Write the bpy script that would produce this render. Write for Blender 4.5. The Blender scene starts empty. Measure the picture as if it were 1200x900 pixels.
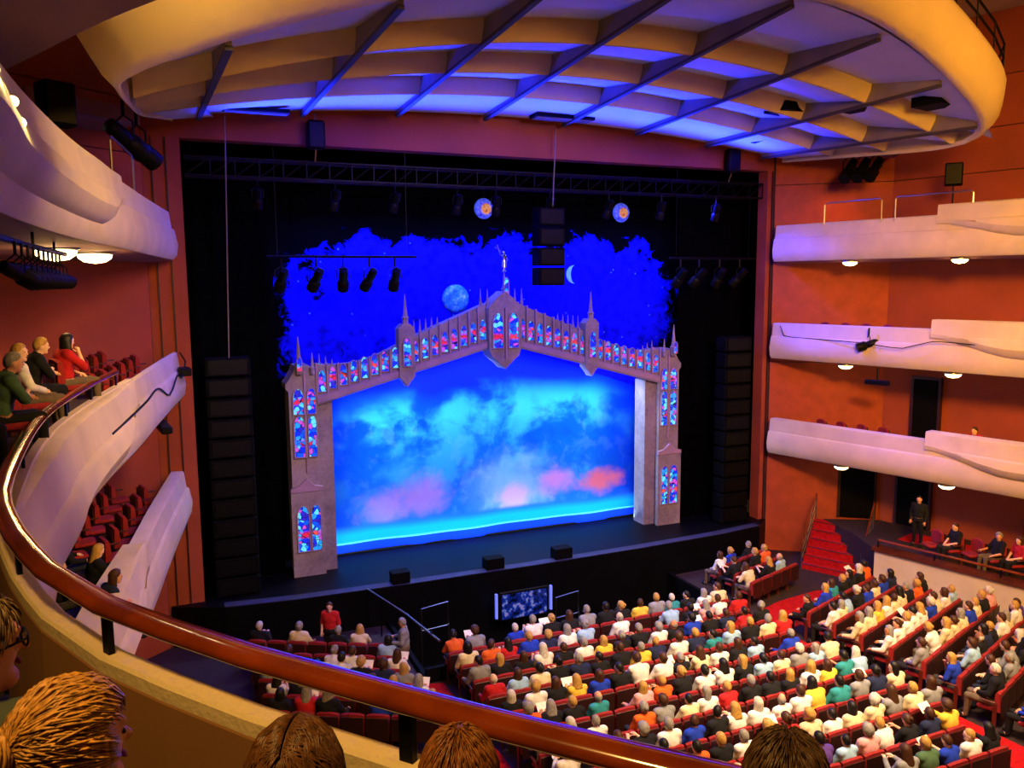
import bpy, bmesh, math, random
import numpy as np
from mathutils import Vector, Matrix
random.seed(7); np.random.seed(7)
sc = bpy.context.scene
COL = sc.collection
PI = math.pi

def lin(c):
    """'rrggbb' or 0-255 tuple -> linear rgb"""
    if isinstance(c, str): c = tuple(int(c[i:i+2], 16) for i in (0, 2, 4))
    return tuple((v/255/12.92 if v/255 <= .04045 else ((v/255+.055)/1.055)**2.4) for v in c)

# ---------------------------------------------------------------- camera
CAM = Vector((-.679, -24.567, 9.140)); YAW, PIT, ROL, FPX = .40157, .12333, -.00785, 960.
def make_camera():
    fw = Vector((math.sin(YAW)*math.cos(PIT), math.cos(YAW)*math.cos(PIT), -math.sin(PIT)))
    r = Vector((math.cos(YAW), -math.sin(YAW), 0)); u = r.cross(fw)
    r2 = r*math.cos(ROL)+u*math.sin(ROL); u2 = -r*math.sin(ROL)+u*math.cos(ROL)
    cd = bpy.data.cameras.new('camera'); co = bpy.data.objects.new('camera', cd); COL.objects.link(co)
    m = Matrix((r2, u2, -fw)).transposed().to_4x4(); m.translation = CAM
    co.matrix_world = m; cd.sensor_width = 36; cd.lens = FPX*36/1200; cd.clip_start = .05; cd.clip_end = 200
    sc.camera = co
make_camera()

# ---------------------------------------------------------------- world, exposure, large lights
sc.view_settings.view_transform = 'Standard'; sc.view_settings.look = 'None'
sc.view_settings.gamma = 1; sc.view_settings.use_curve_mapping = False
sc.view_settings.exposure = 0.0
w = bpy.data.worlds.new('world'); sc.world = w; w.use_nodes = True
w.node_tree.nodes['Background'].inputs[0].default_value = (1, .62, .34, 1)
w.node_tree.nodes['Background'].inputs[1].default_value = .012

def lamp(kind, name, loc, aim, power, col, size=1., size_y=None, spot=60, blend=.6, spread=None):
    d = bpy.data.lights.new(name, kind); d.energy = power; d.color = lin(col)
    if kind == 'AREA':
        d.size = size
        if size_y: d.shape = 'RECTANGLE'; d.size_y = size_y
        if spread: d.spread = math.radians(spread)
    elif kind == 'SPOT':
        d.spot_size = math.radians(spot); d.spot_blend = blend; d.shadow_soft_size = size
    else: d.shadow_soft_size = size
    o = bpy.data.objects.new(name, d); COL.objects.link(o); o.location = loc
    if aim is not None:
        o.rotation_euler = (Vector(aim)-Vector(loc)).to_track_quat('-Z', 'Y').to_euler()
    return o
WARM = 'ffc070'; WARM2 = 'ffcf90'
# unseen area lamps added for house lights; rear, right and left are warm fill
lamp('AREA', 'house_fill_rear', (13, -25, 15.2), (11, -2, 10.5), 1900, 'ffb458', 9, 3)
lamp('AREA', 'house_light_orchestra', (11.5, -16, 15.6), (12.5, -10.5, 0), 1150, 'ffdcae', 6, 2, spread=62)
lamp('AREA', 'house_fill_right', (9.5, -20, 13.4), (21.5, -7.5, 6), 750, 'ffb444', 3, 2, spread=70)
lamp('AREA', 'house_fill_left', (3.5, -19, 13.2), (-1.6, -9, 6.5), 900, 'ffcc80', 3, 2, spread=60)
# blue wash from the lighting bridge at the stage opening
lamp('AREA', 'blue_canopy_wash', (10, -.75, 12.2), (10, -2.7, 14.5), 3600, '1020ff', 17.5, .3, spread=72)
lamp('SPOT', 'blue_tier_wash_right', (17, .6, 12.2), (21, -2.5, 8), 8500, '2024ff', .3, spot=44, blend=.8)
lamp('SPOT', 'blue_tier_wash_left', (4, .6, 12.2), (-1, -3, 7.5), 1700, '5a50ff', .3, spot=36, blend=.8)
# stage light: battens over the drop, foot strip, front light on the portal
for k in range(8):
    bx = 5.6+1.23*k; lamp('AREA', 'drop_batten', (bx, 1.62, 6.85-.27*abs(bx-9.9)), (bx, 2.5, 2.4), 105, 'd0e4ff', 1.3, .2)
lamp('AREA', 'drop_foot_strip', (9.9, 1.9, .12), (9.9, 2.6, 1.2), 150, 'b8f0ff', 12, .12)
for sx in (-1, 1): lamp('SPOT', 'portal_return_fill', (9.9-sx*3, 1.7, 6.2), (9.9+sx*6, 1.5, 2.8), 500, '2030ff', .2, spot=50, blend=.7)  # added spots that tint the portal's inner returns blue
lamp('SPOT', 'portal_front_light', (9, -15.5, 12.9), (9.9, 1, 5), 5200, 'a090ff', .3, spot=66, blend=.25)
lamp('SPOT', 'portal_side_light', (-.6, -9, 11.7), (4.5, 1, 4.5), 350, 'ffc890', .2, spot=40, blend=.5)
lamp('AREA', 'star_drop_batten', (10.2, 1.7, 10.9), (10.2, 2.98, 8.2), 900, '4a58ff', 14, .3)
# unseen fill spots added to brighten the own balcony
lamp('SPOT', 'balcony_fill_spot', (-1.7, -23.2, 12.1), (-.9, -21.0, 7), 1100, 'ffc060', .2, spot=100, blend=.7)
lamp('SPOT', 'balcony_fill_spot', (-3.2, -14.5, 12.1), (-2.2, -12.4, 7), 260, 'ffd090', .2, spot=95, blend=.7)

# ---------------------------------------------------------------- materials
class NT:
    """tiny node-tree helper"""
    def __init__(s, name):
        s.m = bpy.data.materials.new(name); s.m.use_nodes = True; s.t = s.m.node_tree
        s.b = s.t.nodes['Principled BSDF']
    def n(s, typ, **kw):
        nd = s.t.nodes.new(typ)
        for k, v in kw.items():
            if k[:3] == 'in_':
                key = k[3:]; key = int(key) if key.isdigit() else key.replace('_', ' ')
                s.put(nd.inputs[key], v)
            else: setattr(nd, k, v)
        return nd
    def put(s, sock, v):
        if hasattr(v, 'is_output') or isinstance(v, bpy.types.NodeSocket): s.t.links.new(v, sock)
        elif isinstance(v, (tuple, list)) and len(v) == 3 and sock.type == 'RGBA': sock.default_value = (*v, 1)
        else: sock.default_value = v
    def math(s, op, a, b=0., c=None, clamp=False):
        nd = s.t.nodes.new('ShaderNodeMath'); nd.operation = op; nd.use_clamp = clamp
        s.put(nd.inputs[0], a); s.put(nd.inputs[1], b)
        if c is not None: s.put(nd.inputs[2], c)
        return nd.outputs[0]
    def mix(s, f, a, b, mode='MIX'):
        nd = s.t.nodes.new('ShaderNodeMix'); nd.data_type = 'RGBA'; nd.blend_type = mode
        s.put(nd.inputs[0], f); s.put(nd.inputs[6], a); s.put(nd.inputs[7], b)
        return nd.outputs[2]
    def ramp(s, f, stops, interp='LINEAR'):
        nd = s.t.nodes.new('ShaderNodeValToRGB'); cr = nd.color_ramp; cr.interpolation = interp
        while len(cr.elements) < len(stops): cr.elements.new(.5)
        for e, (p, c) in zip(cr.elements, stops):
            e.position = p; e.color = (*c, 1) if not isinstance(c, float) else (c, c, c, 1)
        s.put(nd.inputs[0], f); return nd.outputs[0]
    def smooth(s, v, a, b):
        nd = s.t.nodes.new('ShaderNodeMapRange'); nd.interpolation_type = 'SMOOTHSTEP'
        s.put(nd.inputs[0], v); nd.inputs[1].default_value = a; nd.inputs[2].default_value = b
        return nd.outputs[0]
    def noise(s, vec, scale, detail=3., rough=.5, dist=0.):
        nd = s.t.nodes.new('ShaderNodeTexNoise'); nd.inputs['Scale'].default_value = scale
        nd.inputs['Detail'].default_value = detail; nd.inputs['Roughness'].default_value = rough
        nd.inputs['Distortion'].default_value = dist
        if vec is not None: s.put(nd.inputs['Vector'], vec)
        return nd.outputs['Fac']
    def objco(s):
        return s.t.nodes.new('ShaderNodeTexCoord').outputs['Object']
    def xyz(s, vec):
        nd = s.t.nodes.new('ShaderNodeSeparateXYZ'); s.put(nd.inputs[0], vec); return nd.outputs
    def bump(s, h, strength=.3, dist=.02):
        nd = s.t.nodes.new('ShaderNodeBump'); nd.inputs['Strength'].default_value = strength
        nd.inputs['Distance'].default_value = dist; s.put(nd.inputs['Height'], h)
        s.t.links.new(nd.outputs[0], s.b.inputs['Normal'])
    def set(s, **kw):
        for k, v in kw.items(): s.put(s.b.inputs[k.replace('_', ' ')], v)
        return s.m

MATS = {}
def mat(name, col, rough=.6, var=.12, scale=3., bump=.0, metal=0., emit=None, estr=1., bscale=None, coat=0., spec=.5):
    if name in MATS: return MATS[name]
    t = NT(name); c = lin(col); v = t.objco()
    nz = t.noise(v, scale, 4)
    dark = tuple(x*(1-var*2) for x in c); lite = tuple(min(1, x*(1+var)) for x in c)
    t.set(Base_Color=t.ramp(nz, [(.3, dark), (.7, lite)]), Roughness=rough, Metallic=metal, Specular_IOR_Level=spec)
    if bump: t.bump(t.noise(v, bscale or scale*12, 3), bump, .01)
    if emit: t.set(Emission_Color=lin(emit), Emission_Strength=estr)
    if coat: t.set(Coat_Weight=coat, Coat_Roughness=.08)
    MATS[name] = t.m; return t.m
def objmat(name, rough=.8, var=.25, scale=14., bump=.2, bscale=60., stripes=None, sheen=0., spec=.3):
    """colour comes from the object, grain from noise"""
    t = NT(name); oi = t.n('ShaderNodeObjectInfo'); v = t.objco()
    if stripes:
        mp = t.n('ShaderNodeMapping'); t.put(mp.inputs[0], v); mp.inputs['Scale'].default_value = stripes
        v2 = mp.outputs[0]
    else: v2 = v
    f = t.ramp(t.noise(v2, scale, 4), [(.3, 1-var*1.6), (.7, 1.)])
    t.set(Base_Color=t.mix(1., oi.outputs['Color'], f, 'MULTIPLY'), Roughness=rough, Specular_IOR_Level=spec)
    if bump: t.bump(t.noise(v2, bscale, 2), bump, .004)
    MATS[name] = t.m; return t.m

M_cream = mat('cream_plaster', 'd6c6a2', .75, .06, 1.3, .5, bscale=30)
M_cream2 = mat('cream_canopy', 'e8cf8e', .7, .04, .8, .15)
M_panel = mat('canopy_panel', 'cfc8cc', .65, .04, .7)
M_fin = mat('canopy_fin', '7d7060', .7, .1, 1.5)
M_finedge = mat('fin_edge', '3a322c', .7, .1, 1.5)
M_wall = mat('red_wall', '9c4420', .8, .12, .6, .25, bscale=14)
M_wall2 = mat('red_wall_panel', 'a8481a', .75, .1, 2.6, .3, bscale=12)
M_soffit = mat('soffit_mauve', '8a5a58', .8, .08, 1.)
M_brown = mat('soffit_brown', '8a623c', .85, .05, .5)
M_black = mat('black_masking', '030304', .95, .2, 2., spec=.02)
M_blackm = mat('black_metal', '060605', .5, .2, 6., spec=.15)
M_blackp = mat('black_paint', '060607', .75, .2, 3., spec=.08)
M_stage = mat('stage_deck', '060609', .5, .2, 2., spec=.12)
M_lip = mat('apron_light_strip', '34344c', .6, .15, 3., spec=.2)  # paler tone paints in the front light falling on the apron
M_carpet = mat('red_carpet', 'b01414', .95, .18, 9., .5, bscale=90, spec=.1)
M_floor = mat('dark_floor', '2a1614', .8, .2, 4.)
M_wood = mat('polished_wood', '7c3210', .16, .25, 3., coat=1.)
M_wood2 = mat('dark_wood', '5a2412', .35, .25, 3., coat=.3)
M_seat = mat('seat_velvet', '8e0f14', .85, .15, 25., .3, bscale=120)
M_seatb = mat('seat_shell', '2e0e0a', .5, .2, 6.)
M_chrome = mat('satin_metal', 'b0a898', .3, .05, 4., metal=1.)
M_white = mat('paper', 'f0ece0', .8, .04, 6.)
M_lamp = mat('lamp_glass', 'fff4dc', .4, 0., 1., emit='ffdca0', estr=9.)
M_dlight = mat('downlight_lens', 'ffffff', .4, 0., 1., emit='fff0d8', estr=14.)
M_glow = mat('sconce_glass', 'fff0c8', .4, 0., 1., emit='ffe0a0', estr=7.)
M_skin = objmat('skin', .55, .06, 8., .0, spec=.4)
M_cloth = objmat('cloth', .9, .22, 9., .35, 40.)
M_hair = objmat('hair', .5, .35, 9., .5, 25., stripes=(6, 6, .8))
M_hairs = objmat('hair_strands', .42, .45, 16., .0, 25., stripes=(5, 5, 1.))
M_eye = mat('eye_dark', '18100c', .2, 0., 1.)
M_lips = mat('lips', '8a3c34', .5, 0., 1.)

# ---------------------------------------------------------------- mesh helpers
def tag(o, label=None, cat=None, group=None, kind=None):
    if label: o['label'] = label
    if cat: o['category'] = cat
    if group: o['group'] = group
    if kind: o['kind'] = kind
    return o
def link(name, data, parent=None, loc=None):
    o = bpy.data.objects.new(name, data); COL.objects.link(o)
    if parent is not None:
        o.parent = parent
        if loc is None and parent.parent is None and parent.get('world_parts'): loc = -Vector(parent.location)
    if loc is not None: o.location = loc
    return o
def thing(name, label, cat, loc=(0, 0, 0), group=None, kind=None, world_parts=True):
    o = bpy.data.objects.new(name, None); COL.objects.link(o); o.location = loc
    o.empty_display_size = .1
    if world_parts: o['world_parts'] = 1
    return tag(o, label, cat, group, kind)
class MB:
    def __init__(s): s.v = []; s.f = []; s.mi = []; s.cur = 0
    def add(s, vs, fs):
        k = len(s.v); s.v += [tuple(v) for v in vs]; s.f += [tuple(i+k for i in f) for f in fs]; s.mi += [s.cur]*len(fs)
        return s
    def box(s, c, d, rz=0., bev=0.):
        x, y, z = (q/2 for q in d); cs, sn = math.cos(rz), math.sin(rz)
        if bev:
            b = min(bev, x*.9, y*.9, z*.9); vs = []
            for sx in (-1, 1):
                for sy in (-1, 1):
                    for sz in (-1, 1):
                        vs += [(sx*x, sy*(y-b), sz*(z-b)), (sx*(x-b), sy*y, sz*(z-b)), (sx*(x-b), sy*(y-b), sz*z)]
            bm = bmesh.new(); [bm.verts.new(v) for v in vs]
            r = bmesh.ops.convex_hull(bm, input=bm.verts); bm.verts.index_update()
            fs = [[v.index for v in f.verts] for f in bm.faces]; vs = [v.co[:] for v in bm.verts]; bm.free()
        else:
            vs = [(a*x, b*y, e*z) for a in (-1, 1) for b in (-1, 1) for e in (-1, 1)]
            fs = [(0, 1, 3, 2), (4, 6, 7, 5), (0, 4, 5, 1), (2, 3, 7, 6), (0, 2, 6, 4), (1, 5, 7, 3)]
        return s.add([(c[0]+v[0]*cs-v[1]*sn, c[1]+v[0]*sn+v[1]*cs, c[2]+v[2]) for v in vs], fs)
    def quad(s, a, b, c, d): return s.add([a, b, c, d], [(0, 1, 2, 3)])
    def tube(s, path, r, n=8, closed=False, cap=True):
        P = [Vector(p) for p in path]; R = r if isinstance(r, (list, tuple)) else [r]*len(P)
        k = len(P); rings = []; up = None
        for i, p in enumerate(P):
            a = P[i-1] if (i > 0 or closed) else P[i]; b = P[(i+1) % k] if (i < k-1 or closed) else P[i]
            t = (b-a).normalized()
            if up is None:
                up = Vector((0, 0, 1)) if abs(t.z) < .9 else Vector((0, 1, 0))
            e1 = (up-t*up.dot(t)).normalized(); e2 = t.cross(e1); up = e1
            rings.append([p+(e1*math.cos(2*PI*j/n)+e2*math.sin(2*PI*j/n))*R[i] for j in range(n)])
        vs = [v for g in rings for v in g]; fs = []
        for i in range(k if closed else k-1):
            for j in range(n):
                fs.append((i*n+j, i*n+(j+1) % n, ((i+1) % k)*n+(j+1) % n, ((i+1) % k)*n+j))
        if cap and not closed: fs += [tuple(range(n-1, -1, -1)), tuple(range((k-1)*n, k*n))]
        return s.add(vs, fs)
    def lathe(s, prof, c=(0, 0, 0), n=16, M=None):
        """prof: (r, z) list, about z"""
        vs = []; fs = []
        for r, z in prof:
            for j in range(n): vs.append((r*math.cos(2*PI*j/n), r*math.sin(2*PI*j/n), z))
        for i in range(len(prof)-1):
            for j in range(n): fs.append((i*n+j, i*n+(j+1) % n, (i+1)*n+(j+1) % n, (i+1)*n+j))
        fs += [tuple(range(n-1, -1, -1)), tuple(range((len(prof)-1)*n, len(prof)*n))]
        if M is not None: vs = [M@Vector(v) for v in vs]
        return s.add([(v[0]+c[0], v[1]+c[1], v[2]+c[2]) for v in vs], fs)
    def prism(s, poly, y0, y1):
        """poly in (x, z), extruded y0..y1"""
        n = len(poly)
        vs = [(x, y0, z) for x, z in poly]+[(x, y1, z) for x, z in poly]
        fs = [tuple(range(n)), tuple(range(2*n-1, n-1, -1))]+[(i, i+n, (i+1) % n+n, (i+1) % n) for i in range(n)]
        return s.add(vs, fs)
    def slab(s, poly, z0, z1):
        n = len(poly)
        vs = [(x, y, z0) for x, y in poly]+[(x, y, z1) for x, y in poly]
        fs = [tuple(range(n-1, -1, -1)), tuple(range(n, 2*n))]+[(i, (i+1) % n, (i+1) % n+n, i+n) for i in range(n)]
        return s.add(vs, fs)
    def grid(s, rows, closed=False):
        n = len(rows[0]); vs = [v for r in rows for v in r]; fs = []
        for i in range(len(rows)-1):
            for j in range(n if closed else n-1):
                fs.append((i*n+j, i*n+(j+1) % n, (i+1)*n+(j+1) % n, (i+1)*n+j))
        return s.add(vs, fs)
    def capsule(s, a, b, r1, r2, n=10):
        a, b = Vector(a), Vector(b); t = (b-a); L = t.length
        if L < 1e-6: t = Vector((0, 0, 1))
        q = t.to_track_quat('Z', 'Y'); prof = []
        for i in range(6): th = -PI/2+PI/2*i/5.; prof.append((max(1e-4, r1*math.cos(th)), r1*math.sin(th)))
        for i in range(6): th = PI/2*i/5.; prof.append((max(1e-4, r2*math.cos(th)), L+r2*math.sin(th)))
        return s.lathe(prof, a, n, q.to_matrix())
    def ellipsoid(s, c, r, n=14, m=10, R=None):
        vs = []; fs = []
        for i in range(m+1):
            th = PI*i/m
            for j in range(n):
                v = Vector((r[0]*math.sin(th)*math.cos(2*PI*j/n), r[1]*math.sin(th)*math.sin(2*PI*j/n), r[2]*math.cos(th)))
                if R is not None: v = R@v
                vs.append((v[0]+c[0], v[1]+c[1], v[2]+c[2]))
        for i in range(m):
            for j in range(n): fs.append((i*n+j, (i+1)*n+j, (i+1)*n+(j+1) % n, i*n+(j+1) % n))
        return s.add(vs, fs)
    def mesh(s, name, mats, smooth=False, merge=False):
        me = bpy.data.meshes.new(name); me.from_pydata(s.v, [], s.f)
        for m in (mats if isinstance(mats, (list, tuple)) else [mats]): me.materials.append(m)
        me.polygons.foreach_set('material_index', s.mi)
        bm = bmesh.new(); bm.from_mesh(me)
        if merge: bmesh.ops.remove_doubles(bm, verts=bm.verts, dist=1e-4)
        bmesh.ops.recalc_face_normals(bm, faces=bm.faces); bm.to_mesh(me); bm.free()
        if smooth:
            me.polygons.foreach_set('use_smooth', [True]*len(me.polygons))
            if smooth != 'all': me.set_sharp_from_angle(angle=math.radians(38))
        me.update(); return me
    def build(s, name, mats, parent=None, smooth=False, loc=None, merge=False):
        return link(name, s.mesh(name, mats, smooth, merge), parent, loc)
def interp_path(pts, step=.4):
    """Catmull-Rom through 2-D/3-D points"""
    P = [Vector(p) for p in pts]; out = []
    for i in range(len(P)-1):
        p0 = P[max(i-1, 0)]; p1 = P[i]; p2 = P[i+1]; p3 = P[min(i+2, len(P)-1)]
        n = max(1, int((p2-p1).length/step))
        for k in range(n):
            t = k/n
            out.append(.5*((2*p1)+(p2-p0)*t+(2*p0-5*p1+4*p2-p3)*t*t+(3*p1-p0-3*p2+p3)*t**3))
    out.append(P[-1]); return out
def normals2(path, side):
    out = []
    for i in range(len(path)):
        t = (path[min(i+1, len(path)-1)]-path[max(i-1, 0)]); t = Vector((t.x, t.y)).normalized()
        out.append(Vector((-t.y, t.x))*side)
    return out
ORD = 'zeroth first second third fourth fifth sixth seventh eighth ninth tenth eleventh twelfth thirteenth fourteenth fifteenth sixteenth seventeenth eighteenth nineteenth twentieth'.split()+['twenty-first', 'twenty-second', 'twenty-third', 'twenty-fourth']
NUM = 'zero one two three four five six seven eight nine ten eleven twelve'.split()
# ================================================================ structure
def zfl(y): return -1.25+.055*max(0., -y-4)
def struct(o, label=None): return tag(o, label, None, None, 'structure')
# ---- floors
m = MB()
ys = [-5.0-.75*i for i in range(28)]
m.grid([[(x, y, zfl(y)) for x in (-8, 5.2, 15.2, 28)] for y in ys])
m.grid([[(x, y, zfl(-5)) for x in (-8, 5.2)] for y in (-.1, -5)])
m.grid([[(x, y, zfl(-5)) for x in (15.2, 28)] for y in (-.1, -5)])
struct(m.build('floor', M_floor), 'dark raked auditorium floor under the orchestra seats')
m = MB()
m.quad((5.2, -5, -2.7), (15.2, -5, -2.7), (15.2, -1.1, -2.7), (5.2, -1.1, -2.7))
m.box((5.14, -3.05, -1.9), (.12, 3.9, 1.7)); m.box((15.26, -3.05, -1.9), (.12, 3.9, 1.7)); m.box((10.2, -5.06, -1.75), (10.2, .12, 1.9))
struct(m.build('floor_pit', M_blackp), 'black sunken orchestra pit before the stage')
m = MB()
ap = [(-.9, -.1), (.5, -.7), (2.5, -.95), (6, -1.1), (10, -1.15), (14, -1.1), (17.5, -.95), (19.5, -.7), (20.3, -.1), (20.3, 9), (-.9, 9)]
m.slab(ap, -2.7, 0)
fs_ = struct(m.build('floor_stage', M_stage), 'dark stage deck with curved apron edge')
m = MB(); m.slab([(x, y+.0) for x, y in ap[1:8]]+[(x, y+.36) for x, y in reversed(ap[1:8])], -.02, .012); m.build('apron_light_strip', M_lip, fs_)  # light along the apron front, painted as a paler strip
# ---- walls
def panel_wall(name, p0, p1, zs, cols, mt, label, thick=.12, into=1):
    """wall backing with separate proud panels, seams between them"""
    p0, p1 = Vector(p0), Vector(p1); t = (p1-p0); L = t.length; t.normalize(); a = math.atan2(t.y, t.x)
    nrm = Vector((-t.y, t.x))*into
    mid = (p0+p1)/2
    b = MB().box((mid.x-nrm.x*thick, mid.y-nrm.y*thick, (zs[0]+zs[-1])/2), (L+.1, .2, zs[-1]-zs[0]), a)
    o = struct(b.build(name, M_floor), label)
    for i in range(len(zs)-1):
        for j in range(cols):
            u0, u1 = L*j/cols, L*(j+1)/cols; c = p0+t*(u0+u1)/2
            q = MB().box((c.x, c.y, (zs[i]+zs[i+1])/2), (u1-u0-.03, .1, zs[i+1]-zs[i]-.03), a)
            q.build('wall_panel', mt, o)
    return o
ZW = [-1.3, 2.5, 6.1, 9.8, 12.6, 14.0, 15.6, 17.6]
panel_wall('wall_right', (20.3, -.05), (23.5, -2.5), ZW, 1, M_wall2, 'orange red side wall beside the stage opening on the right', into=-1)
panel_wall('wall_right', (23.5, -2.5), (27.6, -16.5), ZW, 3, M_wall, 'orange red panelled side wall behind the right tiers', into=-1)
panel_wall('wall_right', (27.6, -16.5), (27.6, -28), ZW, 2, M_wall, 'rear part of the right side wall', into=-1)
panel_wall('wall_left', (-1.0, -.05), (-4.3, -2.6), ZW, 1, M_wall, 'dark red side wall beside the stage opening on the left')
panel_wall('wall_left', (-4.3, -2.6), (-7.6, -16.5), ZW, 3, M_wall, 'dark red side wall behind the left tiers')
panel_wall('wall_left', (-7.6, -16.5), (-7.6, -28), ZW, 2, M_wall, 'rear part of the left side wall')
struct(MB().box((10, -28.1, 8), (36, .2, 19)).build('wall_back', M_wall), 'rear auditorium wall')
struct(MB().box((10, -14, 17.7), (38, 29, .2)).build('ceiling', M_cream), 'plain high ceiling above the canopy')
# proscenium frame
m = MB()
m.prism([(-2.2, 13.11), (22.2, 13.11), (22.2, 17.6), (-2.2, 17.6)], 0, .5)
struct(m.build('wall_front', M_wall), 'red header wall above the stage opening')
for k, (x0, x1) in enumerate(((-1.05, 0.), (20., 20.4))):
    m = MB()
    m.box(((x0+x1)/2, .25, 5.9), (x1-x0, .5, 14.42))
    o = struct(m.build('trim_%d' % (k+1), M_wall), ('red pilaster at the left edge of the stage opening', 'narrow red pilaster at the right edge of the stage opening')[k])
    for dx in ((.32, .68) if k == 0 else (.2,)):
        MB().box((x0+dx, -.03, 5.9), (.035, .05, 14.4)).build('bead', M_seatb, o)
# stage house
for nm, c, d, lb in (('wall_stage_left', (-2.9, 4.6, 7.5), (.2, 8.4, 16), 'black wall of the left wing'), ('wall_stage_right', (22.9, 4.6, 7.5), (.2, 8.4, 16), 'black wall of the right wing'),
                     ('wall_stage_rear', (10, 9, 7.5), (26, .2, 16), 'black rear stage wall'), ('ceiling_stage', (10, 4.6, 15.6), (26, 8.8, .2), 'black grid above the stage')):
    struct(MB().box(c, d).build(nm, M_black), lb)

# ================================================================ ceiling canopy
def zb(x): return 14.07-.0066*(x-9.6)**2
def zfr(x): return 14.65-.0203*(x-10.2)**2
def zc(x, y):
    t = (-.6-y)/10.4; return zb(x)+(zfr(x)-zb(x))*t
can = thing('ceiling_canopy', 'large stepped cream ceiling canopy with ribs over the stage front', 'ceiling canopy', (10, -6, 13.5))
FX = [.48, 3.2, 5.92, 8.66, 11.3, 14.0, 16.8, 19.2]
XB = [-.95]+FX+[20.1]
YB = [-.6, -3.0, -5.2, -7.6, -11.1]; H0 = [.13, .5, .5, .5]; H1 = [.1, .08, .08, .08]
def yfront(x): return -11.1+2.3*max(0, (x-11.5)/8.6)**1.6
def xw(x, y):   # the outer bays taper towards the stage
    t = min(1, (-.6-y)/4.)
    if x < .4: return x+(.75*(1-t))
    return x
for i in range(len(XB)-1):
    xs = [XB[i]+(XB[i+1]-XB[i])*k/4 for k in range(5)]
    for k in range(4):
        rows = []
        for s in range(4):
            u = s/3; h = H0[k]+(H1[k]-H0[k])*u
            yy = [YB[k]+((YB[k+1] if k < 3 else yfront(x))-YB[k])*u for x in xs]
            rows.append([(xw(x, y), y, zc(x, y)+h) for x, y in zip(xs, yy)])
        top = [[(v[0], v[1], v[2]+.06) for v in r] for r in rows]
        m = MB(); m.grid(rows); m.grid(top); m.build('panel', M_panel, can, smooth=True)
        if k < 3:
            y = YB[k+1]; r = [[(x, y-.0, zc(x, y)+H1[k]-.05) for x in xs], [(x, y-.16, zc(x, y)+H0[k+1]*.6) for x in xs], [(x, y-.2, zc(x, y)+H0[k+1]+.03) for x in xs]]
            bk = [[(v[0], v[1]+.06, v[2]) for v in q] for q in r]
            m = MB(); m.grid(r); m.grid(bk); m.build('riser', M_cream2, can, smooth=True)
for x in FX:
    n = 14; m = MB(); ye = yfront(x)+.2
    for a, bq, mi in ((0, .62, 0), (-.05, .02, 1)):
        m.cur = mi; wd = .045 if mi == 0 else .06
        rows = []
        for k in range(n+1):
            y = -.62+(ye+.62)*k/n; z = zc(x, y); hh = bq
            if mi == 0: hh = .5*(1 if k < n else .3)
            rows.append([(x-wd, y, z+a), (x+wd, y, z+a), (x+wd, y, z+hh), (x-wd, y, z+hh)])
        m.grid(rows, closed=True); m.add(rows[0], [(0, 1, 2, 3)]); m.add(rows[-1], [(3, 2, 1, 0)])
    m.build('fin', [M_fin, M_finedge], can)
# bullnose rim all round
rp = interp_path([(-.15, -.6), (-.85, -3), (-1.05, -6.5), (-1.1, -9.8), (-.9, -10.9), (.2, -11.25), (5, -11.3), (10, -11.3), (12.5, -11.2), (14.5, -10.8), (16.8, -10.1), (18.8, -9.35), (19.8, -8.5), (20.25, -7.2), (20.3, -5), (20.1, -.6)], .5)
rn = normals2(rp, -1); rows = []
for i, p in enumerate(rp):
    big = min(1, max(.22, (-p.y-3.5)/6)); n = rn[i]; z = zc(p.x, max(p.y, -11.0))
    big *= 1-.58*min(1, max(0, (p.x-6)/8))
    big *= (.1+.9*max(0, -n.y)) if n.x < 0 else (.3+.7*max(0, -n.y))
    prof = [(-.15, .2), (0, .04), (.12, -.03), (.5, .02), (.95, .2), (1.3, .52), (1.5, .95), (1.55, 1.35), (1.3, 1.7), (.7, 1.85), (-.2, 1.9)]
    rows.append([(p.x+n.x*o*big, p.y+n.y*o*big, z+h*(.45+.55*big)) for o, h in prof])
rim_rows = rows
m = MB(); m.grid(rows); m.build('rim', M_cream2, can, smooth='all')
# downlights, vents
for k, (x, y) in enumerate(((1.9, -6.5), (4.55, -6.6), (7.3, -6.6), (9.9, -6.5), (12.5, -6.4), (15.3, -6.2), (17.6, -5.9), (7.1, -9.2), (12.8, -9.0))):
    z = zc(x, y)+.2+.46*((y+7.6)/2.4 if y > -7.6 else (y+11.1)/3.5)
    m = MB().lathe([(.16, 0), (.2, -.02), (.2, .05), (.16, .06)], (x, y, z), 14)
    d = m.build('downlight', M_chrome, can, smooth=True)
    MB().lathe([(.01, -.03), (.12, -.03), (.15, .01), (.15, .03)], (x, y, z), 14).build('lens', M_dlight, d)
    lamp('SPOT', 'downlight_beam', (x, y, z-.08), (x, y-.6, 0), 170, WARM2, .15, spot=75, blend=.7)
for x, y, wx, wy in ((11.0, -1.2, 2.0, .55), (1.9, -1.3, 1.7, .4)):
    q = MB().box((x, y, zc(x, y)+.07), (wx, wy, .1)).build('vent', M_blackp, can)
    for j in range(4): MB().box((x, y-wy/2+.1+j*(wy-.2)/3, zc(x, y)+.02), (wx-.1, .03, .06)).build('vent_slat', M_fin, q)
for x, y in ((18.1, -8.6), (17.3, -6.7), (16.3, -5), (18.2, -2.1)):
    MB().box((x, y, zc(x, y)+.28), (.8, .8, .25), .2).build('recess', M_blackp, can)
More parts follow.
